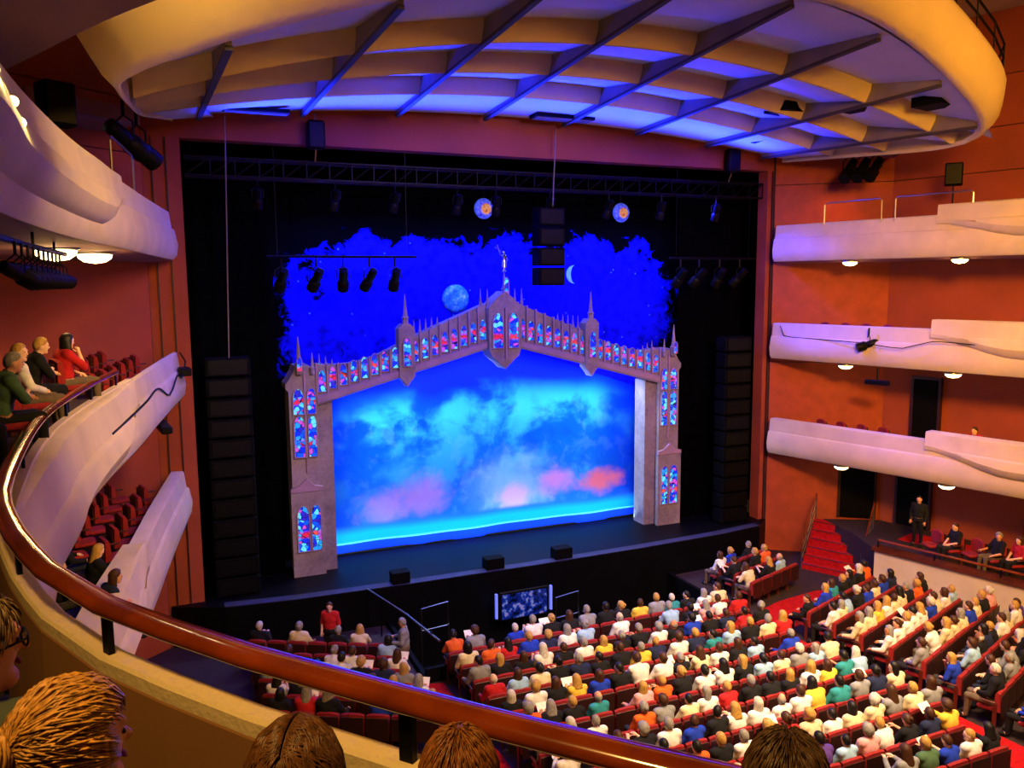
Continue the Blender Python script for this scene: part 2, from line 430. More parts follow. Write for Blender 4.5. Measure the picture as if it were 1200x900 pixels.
# catwalk rail on the right end of the canopy
r = thing('catwalk_railing', 'thin black catwalk railing on top of the canopy at right', 'railing', (18, -12, 15.3))
cp = [rim_rows[i][8] for i in range(len(rp)) if rp[i].x > 11.5 and rp[i].y < -7.5][::2]
for dz in (.3, .62): MB().tube([(a, b, c+dz) for a, b, c in cp], .028, 6).build('rail', M_blackm, r)
for a, b, c in cp: MB().tube([(a, b, c-.2), (a, b, c+.62)], .02, 6).build('post', M_blackm, r)

# ================================================================ balcony tiers
PA = [(-.28, 0), (0, .0), (.05, -.03), (.1, -.46), (.15, -.49), (.17, -.52), (.24, -.9), (.2, -1.18), (.1, -1.3), (-.3, -1.34)]
PBf = [(-.3, 0), (.1, .0), (.2, -.04), (.3, -.5), (.36, -.53), (.38, -.57), (.44, -.8), (.36, -.98), (.22, -1.08), (-.1, -1.1)]
def sweep(path, nrm, prof, ztop, closed=False):
    return [[(p.x+n.x*o, p.y+n.y*o, ztop+h) for o, h in prof] for p, n in zip(path, nrm)]
def tier(side, pathA, pathB, za, rise, label, depth=3.2, cut=1., wood=False, soff=M_soffit, inward=None):
    t = thing('balcony', label, 'balcony', (pathA[0][0], pathA[0][1], za-1.3))
    full = interp_path(list(pathA)+list(pathB[1:]), .4); nF = normals2(full, side)
    a = interp_path(pathA, .4); b = interp_path(pathB, .4)
    nA = normals2(a, side); nB = normals2(b, side)
    k = len(PA)
    m = MB(); rows = sweep(full, nF, [(q[0]*(cut if q[0] < 0 else 1), q[1]) for q in PA], za)
    m.grid(rows); m.add(rows[0], [tuple(range(k))]); m.add(rows[-1], [tuple(range(k))])
    m.build('parapet', M_cream, t, smooth=True)
    # raised, bulging second section
    rows = []; L = 0
    for i, (p, n) in enumerate(zip(b, nB)):
        if i: L += (p-b[i-1]).length
        u = min(1, L/2.6); u = u*u*(3-2*u); fd = 1-.93*min(1, max(0, (-p.y-14.5)/3.5)) if wood else 1.
        rows.append([(p.x+n.x*(o if o < 0 else (.06+(o-.06)*(.3+.7*u))*fd), p.y+n.y*(o if o < 0 else (.06+(o-.06)*(.3+.7*u))*fd), za+rise+h*((.55+.45*u) if h < -.6 else 1)) for o, h in [(q[0]*(cut if q[0] < 0 else 1), q[1]) for q in PBf]])
    m = MB(); m.grid(rows); m.add(rows[0], [tuple(range(len(PBf)))]); m.add(rows[-1], [tuple(range(len(PBf)))])
    m.build('parapet_bulge', M_cream, t, smooth=True)
    for pth, nn, z0, off in ((a, nA, za, -.28*cut), (b, nB, za+rise, -.3*cut)):
        MB().grid(sweep(pth, nn, [(off, 0), (off-.03, -.06), (off-.03, -1.)], z0)).build('inner_lining', M_brown if wood else M_wood2, t)
    inner = [Vector(inward(p)) if inward else p-n*depth for p, n in zip(full, nF)]
    MB().grid([[(p.x+n.x*.1, p.y+n.y*.1, za-1.31), (p.x-n.x*.4, p.y-n.y*.4, za-1.36), (q.x, q.y, za-1.36)] for p, n, q in zip(full, nF, inner)]).build('soffit', soff, t)
    MB().grid([[(p.x-n.x*.2, p.y-n.y*.2, za-.95), (q.x, q.y, za-.85)] for p, n, q in zip(full, nF, inner)]).build('balcony_floor', M_floor, t)
    return t, a, nA, b, nB
def in_right(p):     # end of the slab at the right side wall
    y = p.y+.35*(p.x-20)-.9*max(0, 1-(-p.y)/2.5)
    xw_ = 20.35+(23.5-20.35)*min(1, -y/2.5) if y > -2.5 else 23.5+(27.6-23.5)*(-2.5-y)/14.
    return (xw_-.12, y)
def in_left(p):
    y = p.y-.9*max(0, 1-(-p.y)/2.5)
    xw_ = -1.0-(3.3)*min(1, -y/2.55) if y > -2.6 else max(-7.5, -4.3-(3.3)*(-2.6-y)/13.9)
    return (xw_+.12, y)
RA = [(20.1, -.45), (20.85, -3.2), (21.62, -6.0)]; RB = [(21.62, -6.0), (22.2, -8.2), (23.0, -11), (24.3, -15)]
LA = [(-.42, -.3), (-.63, -1.8), (-1.0, -4.6), (-1.34, -7.4)]
LB = [(-1.34, -7.4), (-1.81, -10.7), (-2.04, -13.65), (-1.9, -17), (-1.68, -18.4), (-1.31, -19.63), (-.99, -20.3), (-.4, -21.16), (.09, -21.76), (.69, -22.45), (1.6, -23.4), (3, -24.6)]
tr = []
for z, lb in ((11.12, 'top'), (7.58, 'middle'), (4.02, 'lowest')):
    tr.append(tier(-1, RA, RB, z, .3, 'cream curved front of the %s balcony on the right side wall' % lb, inward=in_right))
LB1 = LB[:3]+[(-2.1, -16), (-2.02, -18.2), (-2.3, -20.5)]
tl1 = tier(1, LA, LB1, 11.12, .06, 'cream textured front of the upper left balcony with lamps beneath', inward=in_left)
tl2 = tier(1, LA, LB, 7.32, .02, 'nearest balcony, cream front and wooden handrail sweeping round to the foreground', wood=True, inward=in_left, cut=.15)
tl3 = tier(1, LA, LB[:3]+[(-1.95, -16), (-2.4, -19)], 3.98, .15, 'cream front of the low left side box with empty seats', inward=in_left)
# --- own balcony: rail, posts, floor, near platform
own = tl2[0]; bp, bn = tl2[3], tl2[4]
rows = []
prof = [(.07*math.cos(2*PI*q/16), .008+.044*math.sin(2*PI*q/16)) for q in range(16)]
ri = [k for k in range(len(bp)) if bp[k].y < -8.3]
m = MB(); rr = [[(bp[k].x+bn[k].x*(o-.02), bp[k].y+bn[k].y*(o-.02), 7.6+h) for o, h in prof] for k in ri]
m.grid(rr, closed=True); m.add(rr[0], [tuple(range(16))]); m.add(rr[-1], [tuple(range(16))])
rail = m.build('handrail', M_wood, own, smooth=True); tag(rail, 'polished red-brown wooden handrail on black posts')
m = MB(); cr_ = sweep(bp, bn, [(-.07, -.06), (-.07, .01), (-.055, .025), (.035, .025), (.05, .01), (.05, -.06)], 7.345); m.grid(cr_, closed=True); m.add(cr_[-1], [tuple(range(6))]); m.build('parapet_cap', M_cream, own, smooth=True)
last = None
for k in ri:
    if last is None or (bp[k]-last).length > 1.55:
        last = bp[k]; MB().box((last.x-bn[k].x*.02, last.y-bn[k].y*.02, 7.36), (.03, .06, .45), math.atan2(bn[k].y, bn[k].x)).build('rail_post', M_blackm, own)
# platforms behind the near parapet
pin = [(p.x-n.x*.12, p.y-n.y*.12) for p, n in zip(bp, bn) if p.y < -16.5]
m = MB(); m.slab(pin+[(3.0, -26.5), (-7.4, -26.5), (-7.4, -16.5)], 6.2, 6.42); m.build('platform', M_floor, own)
m = MB(); m.slab([(-7.4, -22.6), (-3.2, -22.9), (-1.6, -23.7), (.2, -24.9), (1.6, -26.2), (2.2, -27.8), (-7.4, -27.8)], 6.42, 7.2); m.build('platform', M_floor, own)
# --- balcony overhead at upper left
ub = thing('balcony', 'brown soffit of the balcony overhead at the upper left corner', 'balcony', (-3, -20, 12.2))
up = interp_path([(-4.9, -6.2), (-3.6, -8.6), (-2.64, -10.4), (-1.93, -11.85), (-1.34, -13.07), (-.85, -14.0), (-.2, -15.0), (1, -16.3), (3.5, -18.2), (7, -19.6)], .5)
un = normals2(up, 1)
m = MB(); m.grid(sweep(up, un, [(-.3, 1.2), (.0, 1.15), (.03, .6), (.03, .1), (0, 0), (-.05, 0)], 12.2)); m.build('fascia', M_brown, ub, smooth=True)
m = MB(); m.slab([(p.x-n.x*.05, p.y-n.y*.05) for p, n in zip(up, un)]+[(7, -27.5), (-7.4, -27.5), (-7.4, -16.5), (-5.6, -8.5)], 12.2, 12.6)
m.build('soffit', M_brown, ub)
# ================================================================ stage: drops, portal, rigging
def drop_cloud():
    t = NT('painted_cloud_cloth'); v = t.objco(); o = t.xyz(v); X, Z = o[0], o[2]   # object space: x -6.2..6.2, z 0..7
    warp = t.noise(v, .35, 2); cl = t.noise(v, .5, 7, .55, .25)
    up = t.math('ADD', Z, t.math('MULTIPLY', t.math('SUBTRACT', warp, .5), 1.8))
    base = t.ramp(t.math('DIVIDE', up, 7.0), [(.0, lin('0a5cff')), (.2, lin('1e78f0')), (.42, lin('0a70ff')), (.62, lin('0048ff')), (.8, lin('0010f0')), (1, lin('0006c8'))])
    # cyan cumulus edges
    cm = t.math('MULTIPLY', t.smooth(cl, .43, .6), t.math('MULTIPLY', t.smooth(Z, 1.2, 2.2), t.math('SUBTRACT', 1., t.smooth(t.math('ADD', Z, t.math('MULTIPLY', t.math('ABSOLUTE', X), .12)), 4.4, 6.0))))
    c = t.mix(cm, base, lin('30a8f0'))
    cl2 = t.noise(v, 1.2, 6, .6, .3)
    edge = t.smooth(cl2, .52, .62)
    c = t.mix(t.math('MULTIPLY', edge, t.math('MULTIPLY', .12, t.math('SUBTRACT', 1., t.smooth(Z, 3.6, 5.2)))), c, lin('7cd0ff'))
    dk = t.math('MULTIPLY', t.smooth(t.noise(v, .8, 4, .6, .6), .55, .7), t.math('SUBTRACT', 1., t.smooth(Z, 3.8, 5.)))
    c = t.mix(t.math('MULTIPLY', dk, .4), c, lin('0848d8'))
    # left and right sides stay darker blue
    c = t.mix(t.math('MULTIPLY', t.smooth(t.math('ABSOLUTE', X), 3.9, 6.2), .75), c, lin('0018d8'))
    def blob(x, z, rx, rz):
        a = t.math('DIVIDE', t.math('SUBTRACT', X, x), rx); b = t.math('DIVIDE', t.math('SUBTRACT', Z, z), rz)
        d = t.math('SQRT', t.math('ADD', t.math('MULTIPLY', a, a), t.math('MULTIPLY', b, b)))
        d = t.math('ADD', d, t.math('MULTIPLY', t.math('SUBTRACT', cl2, .5), 1.6))
        return t.math('SUBTRACT', 1., t.smooth(d, .2, 1.1))
    c = t.mix(t.math('MULTIPLY', blob(.9, 1.75, 2.2, 1.5), .8), c, lin('8cc8f8'))
    c = t.mix(t.math('MULTIPLY', blob(-4.0, 1.45, 1.1, .8), .95), c, lin('a890f0'))
    c = t.mix(t.math('MULTIPLY', blob(-2.6, 1.8, 1.3, .9), .8), c, lin('b888e0'))
    c = t.mix(t.math('MULTIPLY', blob(.9, 1.3, .8, .7), .9), c, lin('e8b8e0'))
    c = t.mix(t.math('MULTIPLY', blob(2.7, 1.75, 1.0, .65), .9), c, lin('d890d8'))
    c = t.mix(t.math('MULTIPLY', blob(4.5, 1.6, 1.2, .55), .98), c, lin('f47c90'))
    # sea band and sand line at the bottom
    sea = t.math('SUBTRACT', 1., t.smooth(t.math('ADD', Z, t.math('MULTIPLY', warp, .2)), .95, 1.15))
    sc_ = t.ramp(t.math('DIVIDE', Z, 1.1), [(.0, lin('1038e0')), (.3, lin('1038e8')), (.34, lin('60d8ff')), (.38, lin('1090f8')), (.6, lin('10a0f0')), (.8, lin('2078f0')), (1, lin('2860e8'))])
    c = t.mix(sea, c, sc_)
    t.set(Base_Color=c, Roughness=.95, Specular_IOR_Level=.05); return t.m
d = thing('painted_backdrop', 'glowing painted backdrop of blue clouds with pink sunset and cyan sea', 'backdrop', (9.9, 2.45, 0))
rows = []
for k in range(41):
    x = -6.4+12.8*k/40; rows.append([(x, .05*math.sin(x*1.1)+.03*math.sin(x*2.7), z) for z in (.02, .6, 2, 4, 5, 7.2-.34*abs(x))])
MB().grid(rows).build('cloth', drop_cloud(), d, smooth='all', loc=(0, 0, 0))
MB().tube([(-6.4, 0, .03), (6.4, 0, .03)], .035, 8).build('bottom_pipe', M_blackm, d, loc=(0, 0, 0))
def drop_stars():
    t = NT('night_cloth_light_paint'); v = t.objco(); o = t.xyz(v); X, Z = o[0], o[2]       # x -10..10 about 10.2, z 0..12.8
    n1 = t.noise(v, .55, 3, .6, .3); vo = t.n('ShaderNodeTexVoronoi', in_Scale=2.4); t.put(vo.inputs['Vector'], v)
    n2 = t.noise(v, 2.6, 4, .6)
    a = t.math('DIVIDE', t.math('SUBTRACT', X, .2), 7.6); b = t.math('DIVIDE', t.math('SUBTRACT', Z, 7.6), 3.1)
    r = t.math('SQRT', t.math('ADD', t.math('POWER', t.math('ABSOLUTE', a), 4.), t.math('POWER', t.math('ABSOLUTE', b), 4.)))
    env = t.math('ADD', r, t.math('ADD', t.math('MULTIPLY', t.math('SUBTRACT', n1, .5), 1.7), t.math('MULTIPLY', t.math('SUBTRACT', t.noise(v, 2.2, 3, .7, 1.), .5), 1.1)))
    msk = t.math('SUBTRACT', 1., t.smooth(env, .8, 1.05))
    leaf_light = t.ramp(t.math('ADD', t.math('MULTIPLY', n2, .8), t.math('MULTIPLY', n1, .35)), [(.3, lin('1414ff')), (.55, lin('1010f0')), (.7, lin('0808b0')), (.85, lin('040460'))])  # projected blue leaf light, painted into the cloth colour
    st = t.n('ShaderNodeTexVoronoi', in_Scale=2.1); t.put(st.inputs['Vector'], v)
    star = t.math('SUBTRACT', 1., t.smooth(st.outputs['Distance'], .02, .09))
    c = t.mix(msk, lin('020204'), leaf_light); c = t.mix(t.math('MULTIPLY', star, t.math('MULTIPLY', msk, .7)), c, lin('60b0ff'))
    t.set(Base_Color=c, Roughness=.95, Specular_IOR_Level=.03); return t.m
d = thing('star_drop', 'black night-sky drop with projected blue leaf light painted in, above the portal', 'backdrop', (10.2, 3.0, 0))
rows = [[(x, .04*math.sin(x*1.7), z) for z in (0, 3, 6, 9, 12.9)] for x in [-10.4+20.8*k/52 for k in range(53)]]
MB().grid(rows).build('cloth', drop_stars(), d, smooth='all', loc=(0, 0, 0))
def planet_mat():
    t = NT('planet_paint'); v = t.objco(); n = t.noise(v, 5, 4, .6, .5)
    t.set(Base_Color=t.ramp(n, [(.3, lin('1040ff')), (.5, lin('20a0ff')), (.7, lin('a0f0ff'))]), Roughness=.9)
    return t.m
M_planet = planet_mat(); M_moon = mat('moon_paint', '80e0ff', .9, .1, 4.)
MB().lathe([(.01, .1), (.25, .09), (.4, .05), (.5, 0)], (0, 0, 0), 24, Matrix.Rotation(PI/2, 3, 'X')).build('planet', M_planet, d, smooth='all', loc=(-1.34, -.08, 8.59))
cres = [(.34*math.sin(a), .34*math.cos(a)) for a in [PI*1.0+PI*k/12 for k in range(13)]]+[(.34*math.sin(a)*.55+.02, .34*math.cos(a)) for a in [2*PI-PI*k/12 for k in range(1, 12)]]
m = MB(); m.prism(cres, -.03, .03); m.build('crescent_moon', M_moon, d, loc=(3.36, -.08, 9.42))
# portal lower drop side masks
for x0, x1, lb in ((-.2, 2.5, 'left'), (17.2, 20.2, 'right')):
    f = MB(); n = 14
    f.grid([[(x0+(x1-x0)*k/n, 1.5+.06*math.sin(k*1.9), z) for z in (0, 6, 13)] for k in range(n+1)])
    tag(f.build('masking_curtain', M_black, smooth='all'), 'black masking curtain at the %s of the stage portal' % lb, 'curtain')
# ---------------------------------------------------------------- gothic portal
def stone():
    t = NT('painted_stone'); v = t.objco(); n = t.noise(v, 1.2, 5, .6); n2 = t.noise(v, 9, 3)
    c = t.ramp(t.math('ADD', t.math('MULTIPLY', n, .7), t.math('MULTIPLY', n2, .3)), [(.3, lin('706668')), (.5, lin('948884')), (.7, lin('aca09a'))])
    t.set(Base_Color=c, Roughness=.85); t.bump(n2, .4, .02); return t.m
def glass(name, warm):
    t = NT(name); v = t.objco(); o = t.xyz(v); oi = t.n('ShaderNodeObjectInfo')
    off = t.math('MULTIPLY', oi.outputs['Random'], 9.); cb = t.n('ShaderNodeCombineXYZ')
    t.put(cb.inputs[0], t.math('ADD', o[0], off)); t.put(cb.inputs[1], off); t.put(cb.inputs[2], o[2])
    vo = t.n('ShaderNodeTexVoronoi', in_Scale=7.5); vo.feature = 'F1'; t.put(vo.inputs['Vector'], cb.outputs[0])
    ed = t.n('ShaderNodeTexVoronoi', in_Scale=7.5); ed.feature = 'DISTANCE_TO_EDGE'; t.put(ed.inputs['Vector'], cb.outputs[0])
    rnd = t.xyz(vo.outputs['Color'])[0]
    cool = t.ramp(rnd, [(0, lin('1030ff')), (.25, lin('20a0ff')), (.45, lin('1058f0')), (.62, lin('60e8ff')), (.8, lin('3028c8')), (.9, lin('c050d0'))], 'CONSTANT')
    hot = t.ramp(rnd, [(0, lin('d82848')), (.22, lin('b050d0')), (.4, lin('f05038')), (.52, lin('2078ff')), (.72, lin('40b0ff')), (.86, lin('e03868'))], 'CONSTANT')
    mid = t.math('SUBTRACT', 1., t.smooth(t.math('ABSOLUTE', t.math('ADD', o[2], warm)), .04, .15))
    c = t.mix(mid, cool, hot); lead = t.smooth(ed.outputs['Distance'], .02, .06)
    c = t.mix(lead, lin('06061a'), c)
    t.set(Base_Color=c, Roughness=.25, Emission_Color=c, Emission_Strength=.75); return t.m  # emission stands in for light from behind the panes
M_stone = stone(); M_trim = mat('portal_trim', 'a88c9c', .8, .1, 2.); M_glassA = glass('stained_glass', 0.); M_glassB = glass('stained_glass_tall', .2)
por = thing('stage_portal', 'gothic show portal of grey stone with stained glass windows and spires', 'stage portal', (9.85, 1, 0))
CX = 9.85
def lancet(w, h, n=6):
    """pointed arch outline, base at z=-h/2"""
    hw = w/2; sp = h/2-w*.9; pts = [(-hw, -h/2), (hw, -h/2)]
    for k in range(n+1):
        a = k/n; pts.append((hw*(1-a**1.6), sp+(h/2-sp)*math.sin(a*PI/2)))
    for k in range(n-1, -1, -1):
        a = k/n; pts.append((-hw*(1-a**1.6), sp+(h/2-sp)*math.sin(a*PI/2)))
    return pts
WM = {}
def window(x, z, w, h, y=.97, mt=None, side=False):
    key = (round(w, 2), round(h, 2), mt is M_glassB)
    if key not in WM:
        L = lancet(w, h); a = MB(); a.prism(L, -.02, .01)
        f = MB(); o = [(p[0]*1.22, p[1]*(1+.16*w/h)+.0) for p in L]; n = len(L)
        vs = [(p[0], -.06, p[1]) for p in L]+[(p[0], -.06, p[1]) for p in o]+[(p[0], 0, p[1]) for p in o]+[(p[0], 0, p[1]) for p in L]
        fs = [(s*n+i, s*n+(i+1) % n, ((s+1) % 4)*n+(i+1) % n, ((s+1) % 4)*n+i) for s in range(4) for i in range(n)]
        f.add(vs, fs); WM[key] = (f.mesh('window', M_trim), a.mesh('pane', mt or M_glassA))
    fr = link('window', WM[key][0], por, (x-por.location.x, y-por.location.y, z))
    link('pane', WM[key][1], fr, (0, 0, 0))
    if side: fr.rotation_euler.z = side
    return fr
def spire(x, z0, z1, w, y=.9):
    m = MB(); n = 8
    m.lathe([(w, 0), (w*1.0, (z1-z0)*.25), (w*1.25, (z1-z0)*.28), (w*.75, (z1-z0)*.34), (w*.4, (z1-z0)*.68), (w*.12, (z1-z0)*.97), (.005, z1-z0)], (x, y, z0), n)
    return m.build('spire', M_stone, por)
for sgn, xo, xi in ((-1, 2.74, 3.6), (1, 16.96, 16.1)):
    x0, x1 = min(xo, xi), max(xo, xi); cx = (x0+x1)/2
    def X(u): return xo+(xi-xo)*u       # u: 0 outer edge, 1 inner
    prof = [(X(0), 0), (X(1), 0), (X(1), 5.45), (X(1), 6.5), (X(.75), 6.65), (X(.25), 6.65), (X(.18), 6.45), (X(.0), 6.2), (X(-.1), 6.1), (X(-.1), 5.95), (X(0), 5.85)]
    m = MB(); m.prism(prof, 1.0, 1.9); m.build('tower', M_stone, por)
    # inner return
    xr = X(1); m = MB(); m.box((xr-sgn*.24, 1.55, 2.75), (.48, .7, 5.5)); m.build('inner_return', M_stone, por)
    # lower plinth and mouldings
    m = MB(); m.box((cx, .96, 1.35), (x1-x0+.14, .16, 2.7)); m.build('plinth', M_stone, por)
    m = MB(); m.prism([(cx-.5, 2.72), (cx+.5, 2.72), (cx+.5, 2.84), (cx+.25, 2.9), (cx, 3.12), (cx-.25, 2.9), (cx-.5, 2.84)], .86, .98); m.build('gable_moulding', M_trim, por)
    for k, (u, w) in enumerate(((.32, .3), (.78, .24))):
        window(X(u), 5.55, w, .78); tw = window(X(u), 4.45, w, 1.28, mt=M_glassB); window(X(u), 1.55, w*1.15, 1.45, y=.88, mt=M_glassB)
    m = MB(); m.box((X(.56), .97, 4.9), (.05, .08, 3.2)); m.build('colonnette', M_trim, por)
    spire(X(.38), 6.4, 7.56, .11); window(X(.38), 6.72, .14, .42, y=.8, mt=M_glassB); spire(X(.85), 6.4, 7.05, .07)
    for k in range(6):   # rising pinnacles beside the tower
        xx = xi+(-sgn)*(.15+.2*k); spire(xx, 6.45-.02*k, 6.98-.09*k-(.0), .05, 1.3)
        window(xx, 6.55-.02*k, .1, .34, y=1.22)
    # sloping beam
    xa, za, xb, zbm = xi, 5.42, CX-(-sgn)*(-.55)*1., 6.95
    xb = CX+sgn*.55
    def low(x): return za+(zbm-za)*(x-xa)/(xb-xa)
    def top(x):
        u = (x-xa)/(xb-xa); um = (6.45-3.6)/(9.3-3.6)
        return (6.68-.12*math.sin(min(1, u/um)*PI)+.6*max(0, u/um)**2 if u < um else 7.3+(8.45-7.3)*(u-um)/(1-um))
    N = 30; pts = [xa+(xb-xa)*k/N for k in range(N+1)]
    m = MB(); m.prism([(x, low(x)) for x in pts]+[(x, top(x)) for x in reversed(pts)], 1.05, 1.5); m.build('beam', M_stone, por)
    m = MB(); m.grid([[(x, 1.0, low(x)-.02), (x, .93, low(x)+.05), (x, .93, low(x)+.22), (x, 1.05, low(x)+.28)] for x in pts]); m.build('beam_moulding', M_trim, por, smooth=True)
    # mullions and windows along the beam
    ns = 17
    for k in range(ns+1):
        x = xa+(xb-xa)*k/ns
        m = MB(); m.box((x, 1.0, (low(x)+top(x))/2+.14), (.05, .12, top(x)-low(x)-.2)); m.build('mullion', M_trim, por)
    for k in range(ns):
        x = xa+(xb-xa)*(k+.5)/ns
        if abs(k-8) < .5: continue
        window(x, low(x)+.68, .21, .66, y=1.04)
    # middle buttress
    xm = 6.47 if sgn < 0 else 13.2
    m = MB(); m.prism([(xm-.26, 6.15), (xm-.12, 6.0), (xm, 5.82), (xm+.12, 6.0), (xm+.26, 6.15), (xm+.26, 7.7), (xm+.12, 7.85), (xm-.12, 7.85), (xm-.26, 7.7)], .85, 1.3); m.build('buttress', M_stone, por)
    window(xm, 6.95, .25, .9, y=.84, mt=M_glassB); spire(xm, 7.75, 8.8, .1, .98)
    for k in range(5):
        xx = xm-(-sgn)*(.36+.2*k)*(-1)*(-1) if False else xm+(-sgn)*(.36+.2*k); z = top(xx); spire(xx, z-.1, z+.5-.06*k, .05, 1.25)
# centre pendant
m = MB()
m.prism([(CX-.58, 6.95), (CX-.5, 6.7), (CX-.2, 6.45), (CX, 6.25), (CX+.2, 6.45), (CX+.5, 6.7), (CX+.58, 6.95), (CX+.6, 8.3), (CX+.3, 8.62), (CX, 8.85), (CX-.3, 8.62), (CX-.6, 8.3)], .75, 1.5); m.build('centre_bay', M_stone, por)
m = MB(); m.box((CX, .72, 7.45), (.07, .12, 1.7)); m.build('mullion', M_trim, por)
for dx in (-.28, .28): window(CX+dx, 7.55, .34, 1.15, y=.74, mt=M_glassB)
window(CX+.05, 8.95, .16, .7, y=.8, mt=M_glassB); spire(CX+.05, 8.7, 9.5, .1, .95)
for dx in (-.75, -.5, .5, .75): spire(CX+dx, 8.3, 8.95, .05, 1.1)
# gilded statue on the centre spire
st = thing('statue', 'small glinting statue with raised arm on top of the centre spire', 'statue', (CX+.05, .95, 9.5))
M_gilt = mat('gilt', 'b8c8ff', .25, .1, 8., metal=.9)
m = MB(); m.lathe([(.09, 0), (.05, .04), (.05, .1), (.1, .14), (.09, .3), (.06, .42), (.085, .52), (.03, .58)], (CX+.05, .95, 9.5), 10); m.build('body', M_gilt, st, smooth=True)
MB().ellipsoid((CX+.04, .95, 10.13), (.045, .05, .06), 10, 8).build('head', M_gilt, st, smooth='all')
MB().tube([(CX, .95, 10.0), (CX-.1, .93, 10.08), (CX-.14, .93, 10.22), (CX-.2, .93, 10.38)], [.025, .02, .012, .012]).build('arm', M_gilt, st, smooth=True)
MB().tube([(CX+.1, .95, 10.0), (CX+.17, .93, 9.9), (CX+.12, .9, 9.82)], [.025, .02, .018]).build('arm', M_gilt, st, smooth=True)
MB().tube([(CX-.02, .9, 10.13), (CX-.2, .9, 10.25), (CX-.28, .9, 10.31)], [.008, .01, .035]).build('horn', M_gilt, st, smooth=True)
# ---------------------------------------------------------------- rigging
def face_mat():
    t = NT('medallion_glow_paint'); v = t.objco(); o = t.xyz(v); X, Z = o[0], o[2]
    def disc(x, z, r, s=.04):
        a = t.math('SUBTRACT', X, x); b = t.math('SUBTRACT', Z, z)
        return t.math('SUBTRACT', 1., t.smooth(t.math('SQRT', t.math('ADD', t.math('MULTIPLY', a, a), t.math('MULTIPLY', b, b))), r-s, r+s))
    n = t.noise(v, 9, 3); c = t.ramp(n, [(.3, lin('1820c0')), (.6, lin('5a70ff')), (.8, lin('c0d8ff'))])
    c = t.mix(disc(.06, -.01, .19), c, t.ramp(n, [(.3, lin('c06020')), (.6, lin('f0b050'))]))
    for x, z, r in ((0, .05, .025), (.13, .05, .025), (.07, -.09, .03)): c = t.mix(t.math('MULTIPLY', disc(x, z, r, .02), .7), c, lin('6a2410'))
    t.set(Base_Color=c, Roughness=.6, Emission_Color=c, Emission_Strength=.5); return t.m  # discs glow by themselves, light put into their painted colour
M_face = face_mat()
for x, lb in ((9.9, 'left'), (15.45, 'right')):
    q = thing('medallion', 'round blue and gold face medallion hanging in the dark, %s of the two' % lb, 'medallion', (x, 2.75, 11.72), 'hanging face medallions')
    MB().lathe([(.01, .09), (.2, .08), (.33, .04), (.36, -.02), (.01, -.03)], (0, 0, 0), 24, Matrix.Rotation(PI/2, 3, 'X')).build('disc', M_face, q, smooth='all', loc=(0, 0, 0))
    MB().tube([(0, .05, .3), (0, .05, 3.8)], .012, 6).build('wire', M_blackm, q, loc=(0, 0, 0))
def truss(p0, p1, h, name, label, n):
    t = thing(name, label, 'truss', p0); p0, p1 = Vector(p0), Vector(p1); dv = (p1-p0)
    for dz in (0, h):
        for dy in (0, h): MB().tube([p0+Vector((0, dy, dz)), p1+Vector((0, dy, dz))], .035, 6).build('chord', M_blackm, t)
    m = MB()
    for k in range(n):
        a = p0+dv*(k/n); b = p0+dv*((k+1)/n)
        m.tube([a, b+Vector((0, 0, h))], .02, 5); m.tube([b+Vector((0, 0, h)), b], .02, 5)
    m.build('bracing', M_blackm, t); return t
truss((.1, .15, 12.15), (19.9, .15, 12.15), .5, 'lighting_truss', 'long black lighting truss across the top of the stage opening', 30)
def spot_fixture(loc, aim, label, grp, s=1., name='stage_spotlight'):
    """yoke, clamp, barrel with lens"""
    t = thing(name, label, 'spotlight', loc, grp, world_parts=False)
    q = (Vector(aim)-Vector(loc)).to_track_quat('-Z', 'Y').to_matrix()
    b = MB().lathe([(.05*s, .3*s), (.1*s, .28*s), (.11*s, .1*s), (.1*s, -.05*s), (.14*s, -.1*s), (.14*s, -.34*s), (.12*s, -.34*s)], (0, 0, 0), 12, q).build('barrel', M_blackm, t, smooth=True)
    MB().lathe([(.01, -.31*s), (.12*s, -.31*s), (.12*s, -.33*s), (.01, -.32*s)], (0, 0, 0), 12, q).build('lens', M_blackp, b, loc=(0, 0, 0))
    ax = q@Vector((1, 0, 0)); u = Vector((0, 0, 1))
    pts = [ax*.16*s, ax*.16*s+u*.2*s, u*.3*s, -ax*.16*s+u*.2*s, -ax*.16*s]
    MB().tube(pts, .015*s, 5).build('yoke', M_blackm, t)
    MB().tube([u*.28*s, u*.5*s], .025*s, 6).build('clamp', M_blackm, t)
    return t
for nm, x0, x1, zz, xs, lb in (('lighting_pipe', 2.2, 6.7, 9.95, (2.6, 3.6, 4.4, 5.2, 6.0), 'left'), ('lighting_pipe', 16.0, 19.8, 9.95, (16.5, 17.3, 18.2, 19.1), 'right')):
    p = thing(nm, 'black lighting pipe hung at the %s inside the stage opening' % lb, 'pipe', (x0, .35, zz))
    MB().tube([(x0, .35, zz), (x1, .35, zz)], .04, 8).build('pipe', M_blackm, p)
    for xx in (x0+.3, x1-.3): MB().tube([(xx, .35, zz), (xx, .35, 13.1)], .012, 5).build('hanger', M_blackm, p)
    for k, x in enumerate(xs):
        spot_fixture((x, .35, zz-.66), (x+random.uniform(-.6, .6), 1.6, zz-2), 'black spotlight on the %s lighting pipe, %s from the %s' % (lb, ORD[k+1], 'left'), 'spotlights on the inner lighting pipes', 1.25)
for k, x in enumerate((2.0, 4.2, 6.0, 8.0, 9.3, 11.2, 13.4, 15.5, 17.8)):
    spot_fixture((x, .1, 11.6), (x+random.uniform(-1, 1), 2.4, 8), 'black spotlight under the long truss, %s from the left' % ORD[k+1], 'spotlights under the long truss', 1.)
